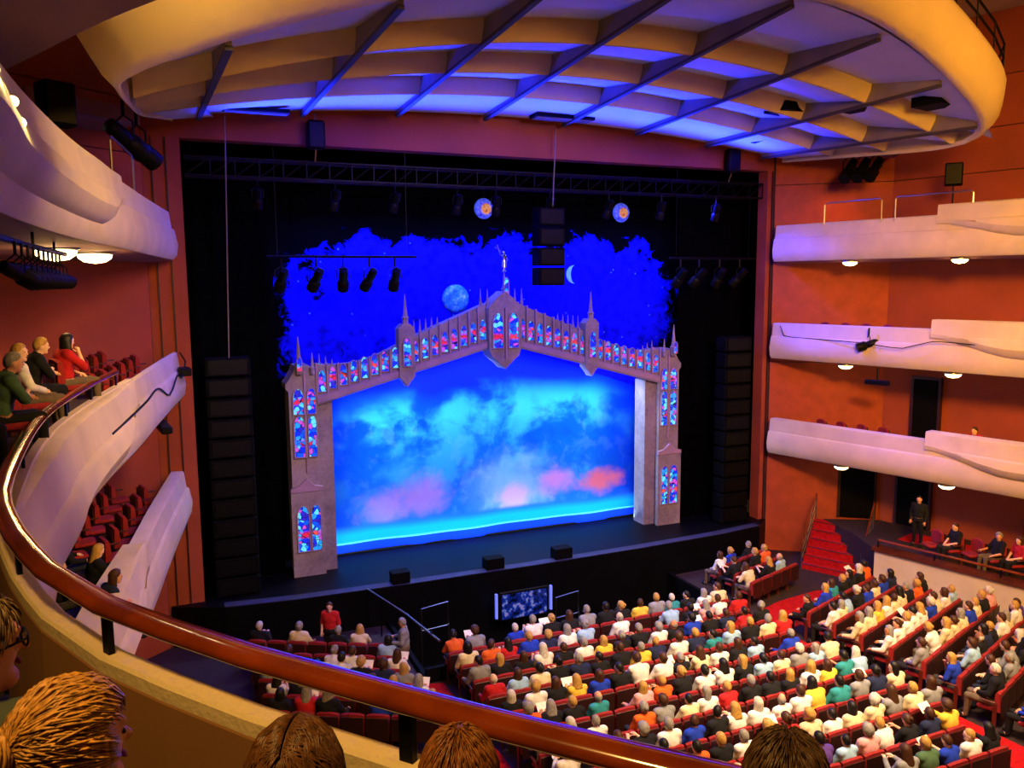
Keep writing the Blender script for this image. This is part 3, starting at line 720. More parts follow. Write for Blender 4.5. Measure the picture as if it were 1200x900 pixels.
# line-array speakers
def array(x, y, z0, z1, w, label, name='line_array_speaker'):
    t = thing(name, label, 'speaker', (x, y, z0)); n = max(3, int((z1-z0)/.55)); h = (z1-z0)/n
    for k in range(n):
        zc_ = z0+h*(k+.5); b = MB().box((x, y, zc_), (w, .6, h*.9), bev=.03).build('cabinet', M_blackp, t)
        MB().box((x, y-.31, zc_), (w*.84, .03, h*.7)).build('grille', M_blackm, b)
    return t
array(.95, .3, .0, 7.1, 1.25, 'tall dark loudspeaker tower at the left edge of the stage')
array(11.25, .35, 9.0, 11.6, .95, 'black hanging loudspeaker cluster at the centre of the opening')
array(18.9, .3, .0, 7.1, 1.2, 'tall dark loudspeaker tower at the right edge of the stage')
for a, b, lb in (((1.15, -.75, 13.62), (1.0, .05, 7.05), 'thin cable hanging down to the left loudspeaker tower'), ((11.15, -.45, 14.0), (11.2, -.1, 11.6), 'thin cable hanging from the canopy vent to the centre cluster')):
    tag(MB().tube([a, b], .018, 5).build('hanging_cable', M_fin), lb, 'cable')
for x, lb in ((3.62, 'left'), (18.2, 'right')):
    t = thing('hoist_motor', 'black chain hoist in front of the header wall, %s one' % lb, 'hoist', (x, -.3, 13.4), 'hoists at the header')
    MB().box((x, -.25, 13.35), (.5, .4, .8), bev=.06).build('housing', M_blackm, t)
    MB().tube([(x, -.25, 13.7), (x, -.25, 13.95)], .03, 6).build('hook', M_chrome, t); MB().tube([(x, -.25, 13.0), (x, -.05, 12.65)], .02, 6).build('chain', M_chrome, t)
# apron boxes, pit
for k, (x, wx) in enumerate(((5.6, .55), (8.7, .62), (11.15, .62))):
    t = thing('stage_monitor', 'black wedge box on the apron edge, %s from the left' % ORD[k+1], 'speaker', (x, -.85, 0), 'wedges on the apron edge')
    MB().prism([(x-wx/2, 0), (x+wx/2, 0), (x+wx/2, .36), (x-wx/2, .36)], -1.02, -.62).build('cabinet', M_blackp, t)
    MB().box((x, -.6, .2), (wx*.85, .03, .26)).build('grille', M_blackm, t)
t = thing('pit_rail', 'long pale metal rail sloping along the left wall of the pit', 'railing', (4.9, -3, 0))
MB().tube([(4.55, -1.0, .0), (5.14, -3.2, -.05), (5.5, -5.05, -.12)], .03, 8).build('rail', M_chrome, t)
for a in ((4.75, -1.8), (5.14, -3.2), (5.42, -4.6)): MB().tube([(a[0], a[1], -1.2), (a[0], a[1], -.03)], .025, 6).build('post', M_blackm, t)
def screen_mat():
    t = NT('screen'); v = t.objco(); n = t.noise(v, 6, 4); n2 = t.noise(v, 2.2, 2)
    c = t.ramp(n, [(.35, lin('04081c')), (.55, lin('182ca0')), (.66, lin('8090e0')), (.72, lin('d04060'))])
    t.set(Base_Color=(0, 0, 0), Emission_Color=c, Emission_Strength=.7, Roughness=.2); return t.m
t = thing('pit_screen', 'blue glowing video screen on a stand in the orchestra pit', 'screen', (9.45, -1.6, -2.7))
MB().box((9.45, -1.55, -1.05), (1.7, .08, .95), bev=.02).build('bezel', M_blackm, t)
MB().box((9.45, -1.6, -1.05), (1.55, .02, .8)).build('display', screen_mat(), t)
M_tube = mat('blue_edge_lamp', '8090ff', .4, 0, 1, emit='5060ff', estr=1.2)
for dx in (-.95, .95): MB().box((9.45+dx, -1.55, -1.0), (.07, .08, .8)).build('edge_lamp', M_tube, t)
MB().tube([(9.45, -1.55, -2.7), (9.45, -1.55, -1.5)], .05, 8).build('stand', M_blackm, t)
for x, y, z, lb in ((6.05, -3.0, -.35, 'left of the screen'), (10.35, -2.9, -.75, 'right of the screen')):
    t = thing('pit_shield', 'clear sound shield with pale metal frame in the pit, %s' % lb, 'shield', (x, y, -2.7), 'sound shields in the pit')
    MB().tube([(x-.42, y, z-.35), (x+.4, y+.1, z-.35), (x+.4, y+.1, z+.35), (x-.42, y, z+.3)], .02, 6, closed=True).build('frame', M_chrome, t)
    for dx in (-.42, .4): MB().tube([(x+dx, y+.05, -2.7), (x+dx, y+.05, z-.3)], .02, 6).build('leg', M_chrome, t)
for k, (x, y) in enumerate(((6.6, -3.9), (9.2, -4.2), (10.9, -3.6), (11.9, -4.1), (13.2, -3.5))):
    t = thing('music_stand', 'black music stand with pale sheet in the dark pit, %s from the left' % ORD[k+1], 'music stand', (x, y, -2.7), 'music stands in the pit')
    MB().tube([(x, y, -2.7), (x, y, -1.65)], .02, 6).build('pole', M_blackm, t)
    MB().lathe([(.25, 0), (.24, .03), (.03, .06), (.02, .1)], (x, y, -2.7), 8).build('base', M_blackm, t)
    d = MB().add([(x-.25, y+.1, -1.7), (x+.25, y+.1, -1.7), (x+.25, y-.1, -1.38), (x-.25, y-.1, -1.38)], [(0, 1, 2, 3)])
    d.add([(x-.25, y+.13, -1.7), (x+.25, y+.13, -1.7), (x+.25, y-.07, -1.36), (x-.25, y-.07, -1.36)], [(0, 1, 2, 3)]); d.build('desk', M_blackm, t)
    MB().add([(x-.17, y+.14, -1.67), (x+.17, y+.14, -1.67), (x+.17, y-.04, -1.4), (x-.17, y-.04, -1.4)], [(0, 1, 2, 3)]).build('sheet', M_white, t)
# ================================================================ people: base figures
def rotz(v, a):
    c, s = math.cos(a), math.sin(a); return Vector((v[0]*c-v[1]*s, v[0]*s+v[1]*c, v[2]))
HR = (.079, .098, .118)
def figure(J, hyaw=0., htilt=0., vox=.016, fat=1.1):
    """J: joints. Returns dict of meshes sharing one body: body, top_long, top_short, trousers, shoes + head frame"""
    m = MB(); bones = []
    def cap(a, b, ra, rb, lab):
        m.capsule(a, b, ra, rb, 10); bones.append((Vector(a), Vector(b), (ra+rb)/2, lab))
    def ell(c, r, lab, R=None):
        m.ellipsoid(c, r, 14, 10, R); bones.append((Vector(c)-Vector((r[0]*.5, 0, 0)), Vector(c)+Vector((r[0]*.5, 0, 0)), min(r), lab))
    pel, ch, nk, hd = (Vector(J[k]) for k in ('pelvis', 'chest', 'neck', 'head'))
    ell(pel, (.175*fat, .14*fat, .12), 5); ell((pel+ch)/2, (.15*fat, .125*fat, .17), 1); ell(ch, (.175*fat, .118*fat, .18), 1)
    cap(J['shL'], J['shR'], .072, .072, 1); cap(ch+Vector((0, 0, .1)), nk, .085, .056, 1); cap(nk, hd-Vector((0, 0, .05)), .053, .055, 0)
    HRm = Matrix.Rotation(hyaw, 3, 'Z')@Matrix.Rotation(htilt, 3, 'X')
    ell(hd, HR, 0, HRm)
    def H(x, y, z): return hd+HRm@Vector((x, y, z))
    cap(H(0, .03, -.07), H(0, .062, -.09), .05, .034, 0)                        # jaw, chin
    cap(H(0, .092, .005), H(0, .112, -.026), .009, .014, 0)                     # nose
    cap(H(-.035, .086, .028), H(.035, .086, .028), .014, .014, 0)               # brow
    for s in (-1, 1): ell(H(s*.082, -.005, -.012), (.012, .02, .032), 0, HRm)   # ears
    for s in 'LR':
        cap(J['sh'+s], J['el'+s], .056, .046, 2); cap(J['el'+s], J['wr'+s], .043, .03, 3)
        w, e = Vector(J['wr'+s]), Vector(J['el'+s]); d = (w-e).normalized(); cap(w, w+d*.07, .03, .034, 4)
        cap(J['hip'+s], J['kn'+s], .088*fat, .062, 5); cap(J['kn'+s], J['an'+s], .058, .04, 5); cap(J['an'+s], J['to'+s], .043, .034, 6)
    me = bpy.data.meshes.new('tmp'); me.from_pydata(m.v, [], m.f)
    bm = bmesh.new(); bm.from_mesh(me); bmesh.ops.recalc_face_normals(bm, faces=bm.faces); bm.to_mesh(me); bm.free()
    o = bpy.data.objects.new('tmp', me); COL.objects.link(o)
    r = o.modifiers.new('r', 'REMESH'); r.mode = 'VOXEL'; r.voxel_size = vox
    q = o.modifiers.new('s', 'SMOOTH'); q.factor = .5; q.iterations = 3
    ev = o.evaluated_get(bpy.context.evaluated_depsgraph_get()); src = bpy.data.meshes.new_from_object(ev)
    bpy.data.objects.remove(o); bpy.data.meshes.remove(me)
    nv = len(src.vertices); P = np.empty(nv*3); src.vertices.foreach_get('co', P); P = P.reshape(-1, 3)
    Nn = np.empty(nv*3); src.vertices.foreach_get('normal', Nn); Nn = Nn.reshape(-1, 3)
    best = np.full(nv, 1e9); lab = np.zeros(nv, int)
    for a, b, rr, lb in bones:
        a_, ab = np.array(a), np.array(b-a); L2 = max(1e-9, ab@ab)
        t = np.clip(((P-a_)@ab)/L2, 0, 1); dd = np.linalg.norm(P-a_-t[:, None]*ab, axis=1)-rr
        k = dd < best; best[k] = dd[k]; lab[k] = lb
    F = [tuple(p.vertices) for p in src.polygons]
    out = {}
    # body: remeshed skin plus fingers and face
    bodym = MB(); bodym.add([tuple(p) for p in P], F)
    for s in 'LR':
        w, e = Vector(J['wr'+s]), Vector(J['el'+s]); d = (w-e).normalized(); sg = -1 if s == 'L' else 1
        side = d.cross(Vector((0, 0, 1)));  side = side.normalized() if side.length > .1 else Vector((1, 0, 0))
        up = side.cross(d); root = w+d*.075
        for k, (off, ln) in enumerate(((-.027, .062), (-.009, .074), (.009, .07), (.026, .055))):
            a = root+side*off; bodym.tube([a, a+d*ln*.5-up*.008, a+d*ln*.85-up*.03], [.0095, .009, .006], 5)
        a = w+d*.03+side*(-.03*sg); bodym.tube([a, a+side*(-.03*sg)+d*.03-up*.01, a+side*(-.03*sg)+d*.06-up*.02], [.011, .01, .007], 5)
    bodym.cur = 1
    for s in (-1, 1): bodym.ellipsoid(H(s*.032, .088, .006), (.012, .006, .006), 8, 5, HRm)
    bodym.cur = 2; bodym.ellipsoid(H(0, .094, -.058), (.024, .007, .007), 8, 5, HRm)
    me = bpy.data.meshes.new('body'); me.from_pydata(bodym.v, [], bodym.f)
    for q in (M_skin, M_eye, M_lips): me.materials.append(q)
    me.polygons.foreach_set('material_index', bodym.mi); me.polygons.foreach_set('use_smooth', [True]*len(bodym.f)); me.update()
    out['body'] = me
    E = np.array([(f[i], f[(i+1) % len(f)]) for f in F for i in range(len(f))]); deg = np.bincount(E[:, 0], minlength=nv)[:, None]
    PS = P.copy()
    for _ in range(int(.18/vox)):
        acc = np.stack([np.bincount(E[:, 0], weights=PS[E[:, 1], k], minlength=nv) for k in range(3)], 1); PS = PS*.4+.6*acc/np.maximum(deg, 1)
    def shell(name, labs, off):
        ok = np.isin(lab, labs); fs = [f for f in F if all(ok[i] for i in f)]
        use = sorted({i for f in fs for i in f}); ix = {v: k for k, v in enumerate(use)}
        vs = (PS if name == 'top' else P)[use]+Nn[use]*(off+(.012 if name == 'top' else 0))
        me = bpy.data.meshes.new(name); me.from_pydata([tuple(v) for v in vs], [], [tuple(ix[i] for i in f) for f in fs])
        me.materials.append(M_cloth); me.polygons.foreach_set('use_smooth', [True]*len(fs)); me.update(); return me
    out['long'] = shell('top', (1, 2, 3), .013); out['short'] = shell('top', (1, 2), .014)
    out['trousers'] = shell('trousers', (5,), .01); out['shoes'] = shell('shoes', (6,), .008)
    out['head'] = (hd, HRm); bpy.data.meshes.remove(src); return out
def hair(style, hd, R, th=.018, seg=22):
    m = MB(); n, k = seg, seg*2//3; vs = []; fs = []
    rnd = random.Random(style)
    for i in range(k+1):
        th_ = PI*i/k
        for j in range(n):
            a = 2*PI*j/n; d = Vector((math.sin(th_)*math.cos(a), math.sin(th_)*math.sin(a), math.cos(th_)))
            s = d.z*.85-d.y*.75+.12
            if style == 'fringe': s = min(-d.y*.9+.1, .38-d.z)
            if style == 'long': s = max(s, -d.y*1.1+abs(d.x)*.35+.0 if d.z < .3 else s)
            if style == 'bob': s = max(s, -d.y*1.0+abs(d.x)*.45-.05 if d.z < .3 else s)
            if style in ('short', 'crop'): s = min(s, (d.z+.62)*1.5) if d.y < .3 else s
            c = max(0, min(1, s/.28)); c = c*c*(3-2*c)
            t = {'crop': .009, 'short': .016, 'fringe': .008, 'curly': .034}.get(style, .024)
            if style == 'curly': t += rnd.uniform(-.008, .008)
            f = -.006*(1-c)+t*c
            v = Vector((d.x*(HR[0]+f), d.y*(HR[1]+f), d.z*(HR[2]+f*.8)))
            if style in ('long', 'bob') and d.z < .1 and c > .3:
                ln = .2 if style == 'long' else .085
                v.z -= ln*(.1-d.z)/1.1*c; sp = 1+.35*(.1-d.z)*c
                h = math.hypot(d.x, d.y)
                v.x = d.x/max(.2, h)*(HR[0]+t)*sp if h > .05 else v.x; v.y = (d.y/max(.2, h)*(HR[1]+t*.6) if h > .05 else v.y)
            vs.append(hd+R@v)
    for i in range(k):
        for j in range(n): fs.append((i*n+j, (i+1)*n+j, (i+1)*n+(j+1) % n, i*n+(j+1) % n))
    m.add(vs, fs)
    if style == 'bun': m.ellipsoid(hd+R@Vector((0, -.115, .03)), (.045, .04, .045), 12, 8)
    me = m.mesh('hair', M_hair, smooth='all', merge=True); return me
def sit(lean=0., arms='lap', tw=0., side=0.):
    J = dict(pelvis=(0, -.08, .5), chest=(side*.3, -.1+lean*.6, .84), neck=(side*.45, -.09+lean, 1.03), head=(side*.6, -.06+lean*1.15, 1.17),
             shL=(-.165+side*.4, -.1+lean*.85, .97), shR=(.165+side*.4, -.1+lean*.85, .97), hipL=(-.09, -.04, .5), hipR=(.09, -.04, .5),
             knL=(-.12, .38, .52), knR=(.12, .38, .52), anL=(-.12, .4, .1), anR=(.12, .4, .1), toL=(-.13, .53, .05), toR=(.13, .53, .05))
    y = lean*.7
    A = dict(lap=(((-.25, -.02+y, .72), (-.09, .2, .64)), ((.25, -.02+y, .72), (.09, .2, .64))),
             read=(((-.24, .04+y, .74), (-.1, .3+y, .84)), ((.24, .04+y, .74), (.1, .3+y, .84))),
             chin=(((-.25, -.02+y, .72), (-.05, .2, .64)), ((.22, .12+y, .76), (.06, .12+y, .98))),
             rest=(((-.29, .0+y, .7), (-.27, .24, .66)), ((.29, .0+y, .7), (.27, .24, .66))),
             cross=(((-.25, .04+y, .75), (.06, .14+y, .76)), ((.25, .04+y, .75), (-.06, .17+y, .8))))[arms]
    J['elL'], J['wrL'] = A[0]; J['elR'], J['wrR'] = A[1]; return J
def stand(arms='down'):
    J = dict(pelvis=(0, 0, .93), chest=(0, 0, 1.27), neck=(0, .0, 1.47), head=(0, .03, 1.62), shL=(-.17, 0, 1.4), shR=(.17, 0, 1.4), hipL=(-.09, 0, .92), hipR=(.09, 0, .92),
             knL=(-.1, .02, .5), knR=(.11, .03, .5), anL=(-.1, -.02, .09), anR=(.13, -.01, .09), toL=(-.12, .12, .05), toR=(.16, .13, .05))
    if arms == 'down': A = (((-.24, -.02, 1.13), (-.23, .07, .9)), ((.24, -.02, 1.13), (.23, .07, .9)))
    else: A = (((-.25, .02, 1.15), (-.12, .26, 1.12)), ((.25, .0, 1.15), (.16, .26, 1.18)))
    J['elL'], J['wrL'] = A[0]; J['elR'], J['wrR'] = A[1]; return J
FIG = {
    'lap': figure(sit(0., 'lap'), 0., 0.), 'read': figure(sit(.05, 'read'), 0., -.3), 'turnl': figure(sit(0., 'rest', side=-.1), .75, 0.),
    'turnr': figure(sit(0., 'lap', side=.1), -.8, 0.), 'chin': figure(sit(.08, 'chin'), .2, -.05), 'lean': figure(sit(.2, 'cross'), -.2, -.1),
    'big': figure(sit(0., 'rest'), .1, .0, fat=1.28), 'stand': figure(stand('down'), .2), 'stand2': figure(stand('hold'), -.3, -.15)}
HAIR = {}
def hair_for(pose, style):
    k = (pose, style)
    if k not in HAIR: HAIR[k] = hair(style, *FIG[pose]['head'])
    return HAIR[k]
SKIN = [('pale', 'e8b898'), ('fair', 'dca07c'), ('tan', 'c08058'), ('brown', '8a5434')]
HAIRC = [('white-haired', 'dcd4c4', .12), ('grey-haired', '9a948a', .2), ('blond', 'c89a4a', .2), ('brown-haired', '4a2a16', .26), ('dark-haired', '181210', .22)]
TOPS = [('white', 'ece8e0', .2), ('cream', 'e2d2a4', .15), ('black', '131316', .33), ('navy', '1c2444', .08), ('light blue', '9cc0e0', .08), ('royal blue', '1838b8', .05),
        ('teal', '2a8a90', .04), ('orange', 'e8641c', .04), ('red', 'c01c20', .05), ('yellow', 'e8c040', .04), ('grey', '8c8c8c', .06), ('green', '4a6a48', .03), ('pink', 'e0a0a0', .03), ('purple', '5a3a90', .02)]
def pick(lst, rng):
    r = rng.random()*sum(q[2] for q in lst)
    for q in lst:
        r -= q[2]
        if r <= 0: return q
    return lst[-1]
def rgba(h): return (*lin(h), 1)
RNG = random.Random(21)
def person(loc, rz, pose, where, group, scale=1., top=None, hairc=None, style=None, sleeve=None, skin=None, trousers=None, extra=''):
    F = FIG[pose]; top = next((q for q in TOPS if q[0] == top), None) or pick(TOPS, RNG)
    hc = next((q for q in HAIRC if q[0] == hairc), None) or pick(HAIRC, RNG)
    style = style or RNG.choice(['short', 'short', 'crop', 'bob', 'bob', 'long', 'curly', 'bun', 'fringe' if hc[0] in ('white-haired', 'grey-haired') else 'short'])
    sk = skin or RNG.choices(SKIN, (.4, .38, .16, .06))[0]
    o = bpy.data.objects.new('person', F['body']); COL.objects.link(o); o.location = loc; o.rotation_euler = (0, 0, rz); o.scale = (scale,)*3; o.color = rgba(sk[1])
    tag(o, '%s person in %s top%s, %s' % (hc[0], top[0], extra, where), 'person', group)
    for nm, me, c in (('top', F[sleeve or RNG.choice(('long', 'short'))], top[1]), ('trousers', F['trousers'], trousers or RNG.choice(('1a1a20', '20263a', '3a3430', '141416', '6a5a48'))), ('shoes', F['shoes'], '16120f'), ('hair', hair_for(pose, style), hc[1])):
        ch = bpy.data.objects.new(nm, me); COL.objects.link(ch); ch.parent = o; ch.color = rgba(c)
    return o
BOOK = None
def booklet(p, where):
    """open programme in the hands of a reading figure"""
    global BOOK
    if BOOK is None:
        m = MB()
        for s in (-1, 1): m.box((s*.075, 0, 0), (.148, .21, .006))
        BOOK = m.mesh('programme', M_white)
    o = bpy.data.objects.new('programme', BOOK); COL.objects.link(o)
    o.matrix_world = Matrix.Translation(p.location)@Matrix.Rotation(p.rotation_euler.z, 4, 'Z')@Matrix.Translation(Vector((0, .46, .9))*p.scale.x)@Matrix.Rotation(.75, 4, 'X')
    return tag(o, 'open white programme held up, '+where, 'programme', 'programmes held by the audience')

# ================================================================ seats
SEATM = {}
def seat_meshes():
    m = MB(); n = 6; rows = []
    for k in range(n+1):       # curved, rounded-top backrest cushion
        x = -.25+.5*k/n; c = .04*(x/.25)**2
        zt = .9-.05*abs(x/.25)**3
        rows.append([(x, -.16+c, .42), (x, -.13+c, .6), (x, -.15+c, zt-.03), (x, -.19+c, zt), (x, -.235+c, zt-.02)])
    bk = [[r[4], (r[4][0], r[4][1]-.015, .4), r[0]] for r in rows]
    m.grid(rows); m.grid(bk); m.add(rows[0]+[bk[0][1]], [(0, 1, 2, 3, 4, 5)]); m.add(rows[-1]+[bk[-1][1]], [(5, 4, 3, 2, 1, 0)])
    SEATM['backrest'] = m.mesh('backrest', M_seat, smooth=True)
    m = MB(); m.box((0, -.245, .56), (.5, .02, .52), bev=.008); SEATM['back_shell'] = m.mesh('back_shell', M_seatb)
    m = MB(); m.box((0, .06, .42), (.47, .42, .1), bev=.035); SEATM['cushion'] = m.mesh('cushion', M_seat, smooth=True)
    m = MB(); m.box((0, .03, .62), (.05, .34, .035), bev=.012); m.box((0, -.12, .3), (.035, .08, .6)); SEATM['armrest'] = m.mesh('armrest', M_wood2)
seat_meshes()
def seat(loc, rz, label, group):
    o = bpy.data.objects.new('theatre_seat', None); COL.objects.link(o); o.location = loc; o.rotation_euler = (0, 0, rz); o.empty_display_size = .1
    tag(o, label, 'seat', group)
    for nm, dx in (('backrest', 0), ('back_shell', 0), ('cushion', 0), ('armrest', -.275)):
        ch = bpy.data.objects.new(nm, SEATM[nm]); COL.objects.link(ch); ch.parent = o; ch.location = (dx, 0, 0)
    return o
fwv = Vector((math.sin(YAW)*math.cos(PIT), math.cos(YAW)*math.cos(PIT), -math.sin(PIT))); rv = Vector((math.cos(YAW), -math.sin(YAW), 0)); uv_ = rv.cross(fwv)
def in_view(p, mg=25):
    d = Vector(p)-CAM; z = d.dot(fwv)
    if z < .1: return False
    x, y = 600+FPX*d.dot(rv)/z, 450-FPX*d.dot(uv_)/z
    return -mg < x < 1200+mg and -mg < y < 900+mg
# wanted colours at places in the hall: (x, y, top colour)
WANT = [(14.0, -8.0, 'red'), (11.2, -6.3, 'orange'), (14.3, -9.0, 'orange'), (13.6, -8.9, 'royal blue'), (12.6, -9.9, 'cream'), (9.2, -8.9, 'white'), (9.9, -7.9, 'yellow'), (9.0, -6.9, 'yellow'),
        (12.9, -10.7, 'yellow'), (14.1, -10.7, 'light blue'), (12.4, -11.7, 'teal'), (17.5, -6.4, 'teal'), (17.0, -6.7, 'royal blue'), (16.6, -6.9, 'pink'), (18.5, -9.4, 'royal blue'), (8.0, -12.6, 'orange'), (9.6, -12.9, 'yellow'),
        (17.2, -10.4, 'white'), (20.2, -8.2, 'light blue'), (7.4, -8.9, 'yellow'), (8.9, -10.7, 'grey'), (11.0, -11.7, 'white'), (10.2, -13.4, 'purple'), (6.6, -6.1, 'orange'), (16.9, -3.6, 'light blue'), (17.2, -4.6, 'cream'), (17.7, -4.5, 'cream')]
POSES = ['lap', 'lap', 'read', 'turnl', 'turnr', 'chin', 'lean', 'big', 'lap', 'read']
def fill(block, rowname, pts, rz, occ, group_s, frm):
    for k, (x, y, z) in enumerate(pts):
        if not in_view((x, y, z+.9)): continue
        where = '%s %s, %s from %s' % (block, rowname, ORD[k+1], frm)
        seat((x, y, z), rz, 'red velvet theatre seat, '+where, group_s)
        if RNG.random() < occ:
            pose = RNG.choice(POSES); want = None
            for wx, wy, c in WANT:
                if abs(wx-x) < .3 and abs(wy-(y)) < .45: want = c
            p = person((x+RNG.uniform(-.02, .02)-.07*math.sin(rz), y+.07*math.cos(rz), z-.02), rz+RNG.uniform(-.1, .1), pose, where, 'audience in the %s block' % block, RNG.uniform(.98, 1.1), top=want)
            if pose == 'read' and RNG.random() < .45: booklet(p, where)
# centre block
for j in range(11):
    y = -5.45-.92*j+.2; n = 16 if j < 9 else 15
    fill('centre', 'row '+NUM[j+1], [(5.88+.555*k, y, zfl(y)) for k in range(n)], 0., .94, 'seats of the centre block', 'left aisle')
# right block, rows turned towards the stage
for i in range(8):
    a = math.radians(20.5); y0 = -7.25-.96*i; x0 = 15.95; pts = []
    for k in range(11):
        x = x0+.555*k*math.cos(a); y = y0+.2+.555*k*math.sin(a)
        xw_ = 20.2+(-5.45-y)*.285 if y < -5.45 else 20.1
        if x < xw_-.45: pts.append((x, y, zfl(y)))
    fill('right', 'row '+NUM[i+1], pts, a, .93, 'seats of the right block', 'aisle')
# small dark block at the right front
for i, y0 in enumerate((-2.7, -3.5, -4.3)):
    a = math.radians(18)
    fill('right front', 'row '+NUM[i+1], [(16.2+.555*k*math.cos(a), y0+.555*k*math.sin(a), zfl(-5)) for k in range(5)], a, .62, 'seats of the right front block', 'aisle')
# left block
for i in range(6):
    a = math.radians(-28); y0 = -3.85-.9*i
    pts = [(4.2-.555*k*math.cos(a), y0-.555*k*math.sin(a), zfl(y0)) for k in range(7)]
    fill('left', 'row '+NUM[i+1], pts, a, .55 if i < 3 else .85, 'seats of the left block', 'aisle')
# standing people at the left block and usher on the right terrace
person((4.62, -4.75, zfl(-5)), 1.2, 'stand2', 'standing by the left aisle near the pit rail', 'people standing', top='grey', hairc='grey-haired', style='short')
person((3.1, -2.75, zfl(-3)), 2.6, 'stand', 'standing in front of left block row one', 'people standing', top='red', hairc='brown-haired', style='short')
person((9.3, -3.2, -2.7), .1, 'stand2', 'standing in the pit right of the screen', 'people standing', top='black', hairc='brown-haired', style='short')
person((6.9, -3.6, -2.7), -.4, 'stand', 'standing in the dark pit near the left shield', 'people standing', top='black', hairc='dark-haired', style='short')
person((11.9, -3.3, -2.7), .3, 'stand', 'standing in the pit beside the far music stand', 'people standing', top='black', hairc='dark-haired', style='long')
# aisle carpets
def carpet(poly, label):
    m = MB(); 
    top = [(x, y, zfl(y)+.02) for x, y in poly]; m.add(top, [tuple(range(len(top)))]); bt = [(x, y, zfl(y)+.004) for x, y in poly]
    n = len(poly); m.add(top+bt, [(i, (i+1) % n, n+(i+1) % n, n+i) for i in range(n)])
    tag(m.build('aisle_carpet', M_carpet), label, 'carpet')
carpet([(4.5, -5.0), (5.5, -5.3), (5.5, -15), (4.5, -15)], 'red carpet of the left aisle beside the centre block')
carpet([(14.65, -5.3), (15.55, -5.3), (15.6, -9), (15.55, -12.5), (15.6, -16), (14.6, -16)], 'red carpet of the right aisle between centre and right block')
carpet([(15.65, -6.6), (15.65, -5.0), (20.0, -3.45), (20.0, -4.9)], 'red carpet of the cross aisle leading to the right stair')
# ================================================================ right side: wall, stair, terrace
tag(MB().slab([(20.2, -5.45), (21.4, -9.66), (22.9, -15), (23.15, -15), (21.65, -9.66), (20.45, -5.35)], -1.3, .42).build('wall_terrace', M_cream), 'cream retaining wall below the right terrace', kind='structure')
t = thing('wood_cap_rail', 'dark polished wood cap rail on the cream terrace wall', 'railing', (21, -8, .42))
MB().slab([(20.1, -5.4), (21.32, -9.66), (22.85, -15), (23.2, -15), (21.75, -9.6), (20.5, -5.25)], .42, .52).build('cap', M_wood2, t)
MB().tube([(20.3, -5.5, .75), (21.53, -9.66, .75), (23.0, -15, .75)], .04, 8).build('rail', M_wood, t, smooth=True)
for y in (-5.5, -7.2, -9.0, -10.8): MB().tube([(20.28+(-5.45-y)*.29, y, .5), (20.28+(-5.45-y)*.29, y, .75)], .025, 6).build('post', M_blackm, t)
m = MB(); m.slab([(20.46, -5.3), (21.66, -9.66), (23.16, -15), (26.9, -15), (23.35, -2.75), (21.6, -1.75), (21.2, -3.6)], -1.3, .3)
tag(m.build('floor_terrace', M_floor), 'dark raised floor of the right terrace', kind='structure')
st = thing('stair', 'short red carpeted stair rising to the right terrace', 'stair', (20.9, -3.2, zfl(-4)))
B0, B1 = Vector((20.05, -2.35)), Vector((20.95, -4.2)); dd = Vector((.87, .49))
for k in range(6):
    a, b = B0+dd*.24*k, B1+dd*.24*k; c, e = B1+dd*1.6, B0+dd*1.6
    z0 = -1.25+.255*k
    s = MB().slab([tuple(a), tuple(b), tuple(c), tuple(e)], z0, z0+.255).build('step', M_carpet, st)
    MB().tube([(a.x, a.y, z0+.25), (b.x, b.y, z0+.25)], .018, 5).build('nosing', M_wood2, s)
for P, lb in ((B0, 'left'), (B1, 'right')):
    r = thing('stair_handrail', 'slanting brass and wood handrail at the %s of the short stair' % lb, 'railing', (P.x, P.y, -1.2), 'handrails of the short stair')
    a, b = P, P+dd*1.5
    for h in (.35, .65, .95): MB().tube([(a.x, a.y, -1.2+h), (b.x, b.y, .3+h)], .028 if h > .9 else .014, 6).build('rail', M_wood if h > .9 else M_chrome, r)
    for u in (0, .33, .66, 1):
        q = a+(b-a)*u; MB().tube([(q.x, q.y, -1.2+1.5*u-.05), (q.x, q.y, -1.2+1.5*u+.95)], .02, 6).build('post', M_chrome, r)
def wall_door(n, p, q, z0, z1, label, glow=False):
    p, q = Vector(p), Vector(q); c = (p+q)/2; a = math.atan2((q-p).y, (q-p).x); L = (q-p).length
    o = tag(MB().box((c.x, c.y, (z0+z1)/2), (L, .16, z1-z0), a).build('door_%d' % n, M_blackp), label, kind='structure')
    for s in (-1, 1): MB().box((c.x+math.cos(a)*L/2*s, c.y+math.sin(a)*L/2*s, (z0+z1)/2), (.09, .22, z1-z0), a).build('door_frame', M_seatb, o)
    MB().box((c.x, c.y, z1), (L+.09, .22, .09), a).build('door_frame', M_seatb, o)
wall_door(1, (22.35, -1.68), (23.35, -2.45), .3, 2.5, 'dark doorway at the head of the stair')
wall_door(2, (23.62, -3.2), (23.95, -4.35), .3, 2.5, 'dark doorway behind the usher')
wall_door(3, (23.72, -3.6), (23.98, -4.5), 3.1, 5.7, 'dark doorway behind the lowest right balcony')
person((22.05, -5.5, .3), 1.9, 'stand', 'standing on the right terrace by the doorway', 'people standing', top='black', hairc='dark-haired', style='crop', sleeve='long', trousers='101014')
c = MB(); c.box((22.9, -5.6, .31), (1.1, 2.2, .02), .3); tag(c.build('aisle_carpet', M_carpet), 'red carpet on the right terrace behind the usher', 'carpet')
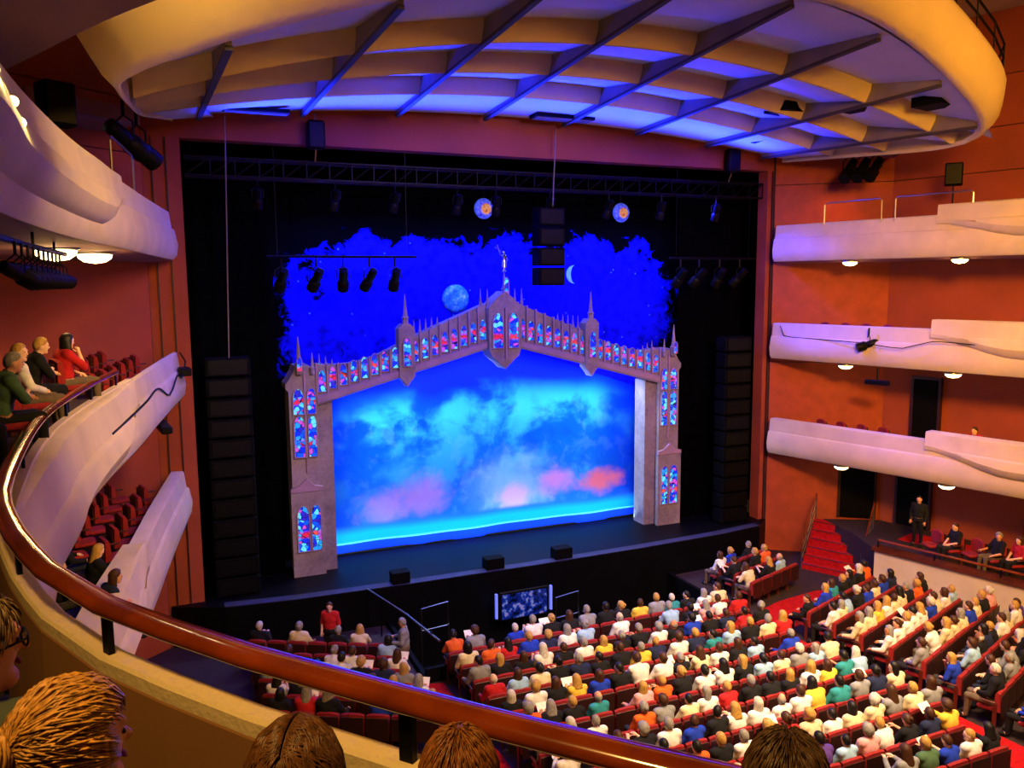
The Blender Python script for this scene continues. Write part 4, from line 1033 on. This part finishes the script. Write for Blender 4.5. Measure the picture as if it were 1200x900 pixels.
for k in range(8):
    y = -6.5-.58*k; x = 21.25+(-5.45-y)*.285
    seat((x, y, .3), PI/2-.28, 'dark red theatre seat behind the terrace wall, %s from the stair' % ORD[k+1], 'seats on the right terrace')
    if k in (1, 3, 4, 6): person((x, y, .28), PI/2-.28, ('lap', 'turnl', 'lap', 'chin')[(k//2) % 4], 'behind the terrace wall, seat %s from the stair' % ORD[k+1], 'people on the right terrace', top=('red', 'black', 'navy', 'black')[k % 4])
# ---- fittings of the right tiers
def dome(x, y, z, r, label, power):
    t = thing('dome_lamp', label, 'lamp', (x, y, z), 'dome lamps under the balconies')
    MB().lathe([(r*1.1, .03), (r*1.12, 0), (r, -.02)], (x, y, z), 18).build('collar', M_chrome, t, smooth=True)
    MB().lathe([(r, -.01), (r*.92, -r*.28), (r*.6, -r*.5), (.02, -r*.58)], (x, y, z), 18).build('glass', M_lamp, t, smooth='all')
    lamp('POINT', 'dome_light', (x, y, z-r*.62-.05), None, power, WARM, .12)
for z, nm in ((11.12, 'top'), (7.58, 'middle'), (4.02, 'lowest')):
    for x, y, w in ((21.0, -3.1, 'near the stage'), (21.95, -6.55, 'near its bulge'), (22.9, -9.7, 'at its far right')):
        dome(x, y, z-1.37, .24, 'glowing dome lamp under the %s right balcony %s' % (nm, w), 26 if z > 5 else 12)
for p, q, lb in (((20.55, -2.3), (21.05, -4.3), 'nearer the stage'), ((21.15, -4.75), (21.8, -7.0), 'farther from the stage')):
    r = thing('guard_rail', 'thin metal guard rail on the top right balcony, %s' % lb, 'railing', (p[0], p[1], 11.1), 'guard rails of the top right balcony')
    MB().tube([(p[0], p[1], 11.0), (p[0], p[1], 11.7), (p[0]+.03, p[1]-.06, 11.76), (q[0]-.03, q[1]+.06, 11.76), (q[0], q[1], 11.7), (q[0], q[1], 11.0)], .022, 6).build('rail', M_chrome, r)
def stand_speaker(x, y, z, zb_, rz, label, w=.5, h=.68):
    t = thing('speaker', label, 'speaker', (x, y, zb_))
    b = MB().box((x, y, z), (w, .42, h), rz, .03).build('cabinet', M_blackp, t)
    c, s = math.cos(rz), math.sin(rz); MB().box((x+s*.22, y-c*.22, z), (w*.85, .02, h*.88), rz).build('grille', M_blackm, b)
    MB().tube([(x, y, zb_), (x, y, z-h/2)], .025, 6).build('pole', M_blackm, t)
    MB().lathe([(.25, 0), (.24, .03), (.03, .05)], (x, y, zb_), 10).build('base', M_blackm, t)
stand_speaker(22.1, -6.05, 12.35, 10.2, -.9, 'black loudspeaker on a pole on the top right balcony')
stand_speaker(-2.15, -8.3, 12.2, 10.2, .5, 'black loudspeaker on a pole on the upper left balcony', .52, .72)
tag(MB().box((21.9, -2.9, 13.55), (1.9, 1.6, .4), -.67, .03).build('light_ledge', M_soffit), 'mauve ledge for spotlights below the canopy at right', 'ledge')
for k, d in enumerate((0, .4, .8)):
    spot_fixture((21.0+d*.75, -2.9-d*.66, 12.85), (17.5+d*.75, -4-d*.3, 9.2), 'black long spotlight under the right ledge, %s from the stage' % ORD[k+1], 'spotlights under the right ledge', 1.45)
lamp('SPOT', 'ledge_wall_glow', (21.2, -2.6, 12.5), (21.9, -1.1, 10.6), 90, 'ff8a30', .05, spot=85, blend=.9)
t = spot_fixture((20.9, -4.15, 7.0), (16, -1, 5), 'black clamp light on the face of the middle right balcony', None, 1.1, 'clamp_light')
t = thing('hanging_bar', 'short black bar hung under the middle right balcony', 'fixture', (21.2, -4.3, 5.6))
MB().box((21.2, -4.3, 5.72), (.8, .14, .16), -1.2, .02).build('bar', M_blackm, t); MB().tube([(21.2, -4.3, 5.8), (21.2, -4.3, 6.22)], .03, 6).build('stem', M_blackm, t)
def cable(pts, label, r=.016): tag(MB().tube(interp_path(pts, .3), r, 5).build('cable', M_blackm), label, 'cable')
cable([(20.0, -.9, 7.5), (20.1, -1.0, 7.14), (20.45, -2.4, 7.08), (20.68, -4, 7.05), (21.05, -5.4, 6.95), (21.35, -6.2, 7.2), (21.85, -8, 7.15), (22.2, -9.5, 7.15)], 'black cable looped along the middle right balcony front')
# people on the right tiers
person((23.2, -8.2, 6.75), PI/2, 'chin', 'seated on the middle right balcony', 'people on the right balconies', top='light blue', hairc='grey-haired', style='crop', trousers='182030')
person((22.95, -8.7, 10.3), PI/2, 'lap', 'at the right end of the top right balcony', 'people on the right balconies', top='white', hairc='white-haired', style='short')
for z, nm in ((6.73, 'middle'), (3.17, 'lowest')):
    for k in range(4):
        y = -1.6-.75*k; seat((20.95+(-.5-y)*.28, y, z), PI/2-.27, 'dark red seat on the %s right balcony, %s from the stage' % (nm, ORD[k+1]), 'seats on the right balconies')
    for k in range(4):
        y = -6.4-.75*k; seat((21.2+(-.5-y)*.28, y, z), PI/2-.27, 'dark red seat on the %s right balcony bulge, %s from the stage' % (nm, ORD[k+1]), 'seats on the right balconies')
person((22.95, -6.6, 3.15), PI/2, 'lap', 'on the lowest right balcony beside the doorway', 'people on the right balconies', top='red', hairc='brown-haired')
# ================================================================ left side
dome(-1.8, -7.0, 9.74, .31, 'glowing dome lamp under the upper left balcony, nearer the stage', 60)
dome(-2.25, -9.0, 9.74, .33, 'glowing dome lamp under the upper left balcony, farther from the stage', 60)
p = thing('lighting_pipe', 'black pipe of small spotlights under the upper left balcony', 'pipe', (-1.9, -13, 9.7))
MB().tube([(-2.0, -10.2, 9.62), (-2.1, -13.2, 9.62), (-2.1, -16.2, 9.62)], .035, 8).build('pipe', M_blackm, p)
for y in (-10.8, -13, -15.4): MB().tube([(-2.08, y, 9.62), (-2.08, y, 9.8)], .02, 6).build('bracket', M_blackm, p)
for k in range(10):
    y = -10.5-.46*k
    spot_fixture((-2.05, y, 9.27), (4.5, y+9, 4.5), 'small black spotlight on the left balcony pipe, %s from the stage' % ORD[k+1], 'spotlights on the left balcony pipe', .68)
t = thing('guard_rail', 'thin metal guard rail on the upper left balcony', 'railing', (-1.3, -6, 11.1))
MB().tube([(-1.42, -6.8, 10.6), (-1.42, -6.8, 11.9), (-1.4, -6.7, 11.98), (-1.12, -4.3, 11.98), (-1.1, -4.2, 11.9), (-1.1, -4.2, 10.6)], .025, 6).build('rail', M_chrome, t)
tag(MB().box((-2.5, -2.35, 13.2), (2.8, 1.6, .4), .66, .03).build('light_ledge', M_soffit), 'mauve ledge for spotlights below the canopy at left', 'ledge')
t = MB().lathe([(.08, 0), (.07, -.04), (.02, -.05)], (-2.6, -3.2, 12.98), 12).build('recessed_lamp', M_dlight); tag(t, 'tiny bright lamp recessed in the left ledge', 'lamp')
for k, (x, y, z) in enumerate(((-1.25, -3.6, 12.45), (-1.0, -3.0, 12.35))):
    spot_fixture((x, y, z), (2.5, .2, 9.6), 'black long spotlight under the left ledge, %s from the stage' % ORD[2-k], 'spotlights under the left ledge', 1.7)
# sparkling lamps on the upper left balcony front
for k, (y, z) in enumerate(((-16.15, 10.55), (-16.5, 10.66), (-17.0, 10.56), (-17.35, 10.72), (-17.75, 10.58))):
    t = thing('bulb_sconce', 'sparkling bare bulb on the upper left balcony front, %s from the stage' % ORD[k+1], 'lamp', (-1.95, y, z), 'bulbs on the upper left balcony front')
    MB().lathe([(.07, 0), (.08, .03), (.05, .1)], (-1.84, y, z), 10, Matrix.Rotation(PI/2, 3, 'Y')).build('socket', M_chrome, t)
    MB().ellipsoid((-1.72, y, z), (.045, .045, .045), 10, 8).build('bulb', M_glow, t, smooth='all')
    lamp('POINT', 'bulb_light', (-1.58, y, z), None, 3.5, 'ffd890', .05)
# cables and boxes on the left side arm
cable([(-.3, -.35, 7.3), (-.18, -.9, 7.1), (-.3, -1.6, 6.75), (-.42, -2.6, 6.9), (-.62, -3.6, 6.55), (-.85, -5.0, 6.88), (-1.05, -6.8, 6.85), (-1.3, -9, 6.85), (-1.5, -10.6, 6.85)], 'black cable looped along the left side balcony front', .022)
tag(MB().box((-.22, -1.15, 6.85), (.3, .5, .22), .1, .03).build('junction_box', M_blackm), 'black box fixed to the left side balcony front near the stage', 'box')
tag(MB().box((-.8, -4.3, 5.9), (.25, 1.2, .16), .12, .03).build('hanging_fixture', M_blackm), 'black bar fixture under the left side balcony', 'fixture')
for i in range(3):
    for k in range(6):
        y = -1.6-.9*k; x = -1.25-.13*k-.75*i
        if i == 2 and k < 1: continue
        if i < 2: seat((x, y, 6.5+.12*i), -PI/2+.3, 'dark empty seat on the left side arm, row %s, %s from the stage' % (NUM[i+1], ORD[k+1]), 'seats on the left balconies')
        seat((x, y, 3.1+.12*i), -PI/2+.3, 'dark red empty seat in the low left side box, row %s, %s from the stage' % (NUM[i+1], ORD[k+1]), 'seats on the left balconies')
m = MB(); m.slab([(-1.6, -8.0), (-2.05, -10.7), (-2.25, -13.65), (-2.15, -16.4), (-7.3, -16.4), (-5.4, -8.0)], 6.5, 7.1); tag(m.build('floor_balcony', M_floor), 'raised seating step on the left side arm', kind='structure')
GA = 'people on the left side arm'
for k, (x, y, ps, tp, hc, sty, sl, wh) in enumerate(((-2.12, -9.9, 'chin', 'red', 'dark-haired', 'bob', 'short', 'farthest of those on the left side arm'), (-2.5, -10.85, 'lean', 'black', 'blond', 'short', 'short', 'beside the red shirt on the left side arm'),
        (-2.42, -12.0, 'turnr', 'white', 'blond', 'short', 'long', 'third on the left side arm'), (-2.45, -13.7, 'lean', 'green', 'grey-haired', 'crop', 'short', 'fourth on the left side arm'), (-2.75, -14.5, 'lap', 'grey', 'grey-haired', 'short', 'long', 'nearest on the left side arm'))):
    seat((x, y, 7.12), -PI/2+.35, 'dark seat on the left side arm step, %s from the stage' % ORD[k+1], 'seats on the left side arm step')
    person((x, y, 7.1), -PI/2+.45, ps, wh, GA, 1.0, top=tp, hairc=hc, style=sty, sleeve=sl)
for k, (x, y, ps, tp, hc) in enumerate(((-2.0, -8.2, 'read', 'black', 'blond'), (-2.5, -8.9, 'lap', 'black', 'dark-haired'), (-2.65, -6.9, 'turnl', 'black', 'dark-haired'), (-1.8, -9.9, 'lean', 'navy', 'brown-haired'))):
    person((x, y, 3.15), -PI/2+.4, ps, 'in the low left side box, %s from the stage' % ORD[(2, 3, 1, 4)[k]], 'people in the low left side box', 1., top=tp, hairc=hc, sleeve='long')
# ================================================================ people in the foreground, seen from behind
def strand_hair(style, hd, R, seed, n=360):
    rng = random.Random(seed); m = MB()
    def surf(d, f): return Vector((d.x*(HR[0]+f), d.y*(HR[1]+f), d.z*(HR[2]+f*.9)))
    def sl(a, b, t): 
        v = a.lerp(b, t); return v.normalized()
    bun = Vector((0, -.93, .36)).normalized()
    for k in range(n):
        if style == 'updo':
            a = rng.uniform(-PI, PI); s = Vector((math.sin(a)*.95, math.cos(a)*.75+.05, .15+.35*math.cos(a)+rng.uniform(-.5, .35))).normalized()
            if s.y > .5 and s.z < .35: s = Vector((s.x, s.y, .5)).normalized()
            tgt = (bun+Vector((rng.uniform(-.22, .22), 0, rng.uniform(-.22, .22)))).normalized(); b = rng.uniform(.006, .022)
            pts = [hd+R@surf(sl(s, tgt, t), .017+b*math.sin(PI*t)) for t in (0, .17, .34, .5, .67, .84, 1)]
            m.tube(pts, [.0015, .0025, .003, .003, .003, .003, .0025], 3)
        elif style == 'long':
            sx = rng.choice((-1, 1)); top = Vector((sx*.03, rng.uniform(-.75, .75), .9)).normalized(); a = rng.uniform(-.35, 1.25)
            eq = Vector((sx*math.cos(a), -math.sin(a), .05)).normalized(); b = rng.uniform(.014, .03)
            pts = [hd+R@surf(sl(top, eq, t), b) for t in (0, .25, .5, .75, 1)]; e = surf(eq, b)
            for q in (.08, .18, .3): pts.append(hd+R@(e+Vector((e.x*.25*q/.3, -.02*q/.3, -q*rng.uniform(.85, 1.1)))))
            m.tube(pts, [.0015, .0025, .003, .003, .003, .003, .0025, .001], 3)
        else:
            d = Vector((rng.gauss(0, 1), rng.gauss(-.3, .9), rng.gauss(.5, .8))).normalized()
            if d.z*.85-d.y*.75+.12 < .05 or d.z < -.5: continue
            fl = (Vector((d.x*.6, -.2, -.75))-d*0).normalized(); f = rng.uniform(.012, .02)
            pts = [hd+R@surf((d+fl*t).normalized(), f+.004*math.sin(t*6)) for t in (0, .12, .26, .4)]
            m.tube(pts, [.0015, .0025, .0025, .001], 3)
    if style == 'updo':
        c = surf(bun, .045)
        for k in range(60):
            ph = rng.uniform(0, PI); pts = []
            ax = Vector((math.cos(ph)*.3, -1, math.sin(ph)*.3)).normalized(); e1 = ax.cross(Vector((0, 0, 1))).normalized(); e2 = ax.cross(e1); r = rng.uniform(.02, .052)
            for j in range(9):
                a = 2*PI*j/8+ph; pts.append(hd+R@(c+(e1*math.cos(a)+e2*math.sin(a))*r-ax*(-.0)+ax*(.05-r)*.7))
            m.tube(pts, .004, 4)
    me = bpy.data.meshes.new('hair_strands'); me.from_pydata(m.v, [], m.f); me.materials.append(M_hairs)
    me.polygons.foreach_set('use_smooth', [True]*len(m.f)); me.update(); return me
def near_person(head, rz, hy, ht, sex, style, hc, top, label, scale=1., arms='lap', sk='d89a78', n=420):
    F = figure(sit(.06, arms), hy, ht, vox=.009); hd, R = F['head']
    o = bpy.data.objects.new('person', F['body']); COL.objects.link(o); o.color = rgba(sk); o.scale = (scale,)*3
    o.rotation_euler = (0, 0, rz); o.location = Vector(head)-rotz(hd, rz)*scale
    tag(o, label, 'person', 'spectators in the foreground')
    base = {'updo': 'bun', 'long': 'long', 'short': 'short'}[style]
    for nm, me, c in (('top', F['long'], top), ('trousers', F['trousers'], '1a1a20'), ('shoes', F['shoes'], '14100e'), ('hair', hair(base, hd, R, seg=30), hc)):
        ch = bpy.data.objects.new(nm, me); COL.objects.link(ch); ch.parent = o; ch.color = rgba(c)
    s = bpy.data.objects.new('hair_strands', strand_hair(style, hd, R, sum(map(ord, label)), n)); COL.objects.link(s); s.parent = ch; s.color = rgba(hc)
    return o
pw = near_person((-.91, -22.68, 8.155), -.3, -.75, .05, 'f', 'updo', 'c49048', '2a3034', 'woman with blond hair pinned up in the near left corner', 1.08, 'lap', n=1500)
near_person((-.47, -22.84, 8.06), -.45, 0., 0., 'f', 'long', '5e3c22', '2a2220', 'person with long brown hair seen from behind, right of the blond woman', 1.0, n=1500)
near_person((-.07, -22.78, 7.925), -.5, .1, 0., 'm', 'short', '8a5428', '20242c', 'person with short brown hair below the middle of the handrail', 1.0, n=2200)
near_person((.67, -23.1, 7.90), -.7, 0., 0., 'm', 'short', '584030', '1c1c20', 'person with dark hair at the bottom edge right of the handrail', 1.08, n=2200)
pm = near_person((-1.13, -22.42, 8.31), -.2, -.95, 0., 'm', 'short', '6a5440', '3a4440', 'person with glasses cut off by the left picture edge', 1.0, n=1500, sk='c88a68')
# glasses of the man at the left edge, worn on his face
hd, R = None, None
def glasses(o, hy, scale=1.):
    Rm = Matrix.Rotation(o.rotation_euler.z+hy, 3, 'Z'); J = sit(.06); h = Vector(o.location)+rotz(Vector(J['head']), o.rotation_euler.z)
    t = thing('eyeglasses', 'dark framed glasses on the face at the left picture edge', 'glasses', h)
    for s in (-1, 1):
        c = h+Rm@Vector((s*.034, .103, .008)); MB().tube([c+Rm@Vector((.027*math.cos(a), 0, .021*math.sin(a))) for a in [2*PI*j/12 for j in range(12)]], .003, 5, closed=True).build('rim', M_blackm, t)
        MB().tube([h+Rm@Vector((s*.061, .1, .012)), h+Rm@Vector((s*.084, .05, .012)), h+Rm@Vector((s*.088, -.01, .008))], .003, 5).build('temple', M_blackm, t)
    MB().tube([h+Rm@Vector((-.008, .108, .01)), h+Rm@Vector((.008, .108, .01))], .003, 5).build('bridge', M_blackm, t)
glasses(pm, -.95)
# small bag with gold frame on the parapet side
M_gold = mat('gold_clasp', 'd89a3a', .25, .15, 12., metal=.9); M_leather = mat('tan_leather', '9a5a2a', .5, .2, 9.)
t = thing('handbag', 'small tan bag with gold frame and clasp beside the blond woman', 'bag', (-.74, -22.43, 7.72))
bx_, by_, bz_ = -.74, -22.43, 7.78
MB().box((bx_, by_, bz_), (.13, .05, .09), -.5, .018).build('pouch', M_leather, t)
MB().tube([(bx_-.06, by_+.03, bz_+.04), (bx_-.055, by_+.028, bz_+.06), (bx_+.055, by_-.03, bz_+.06), (bx_+.06, by_-.033, bz_+.04)], .007, 6).build('frame', M_gold, t)
MB().ellipsoid((bx_, by_-.0, bz_+.072), (.012, .012, .012), 8, 6).build('clasp', M_gold, t, smooth='all')
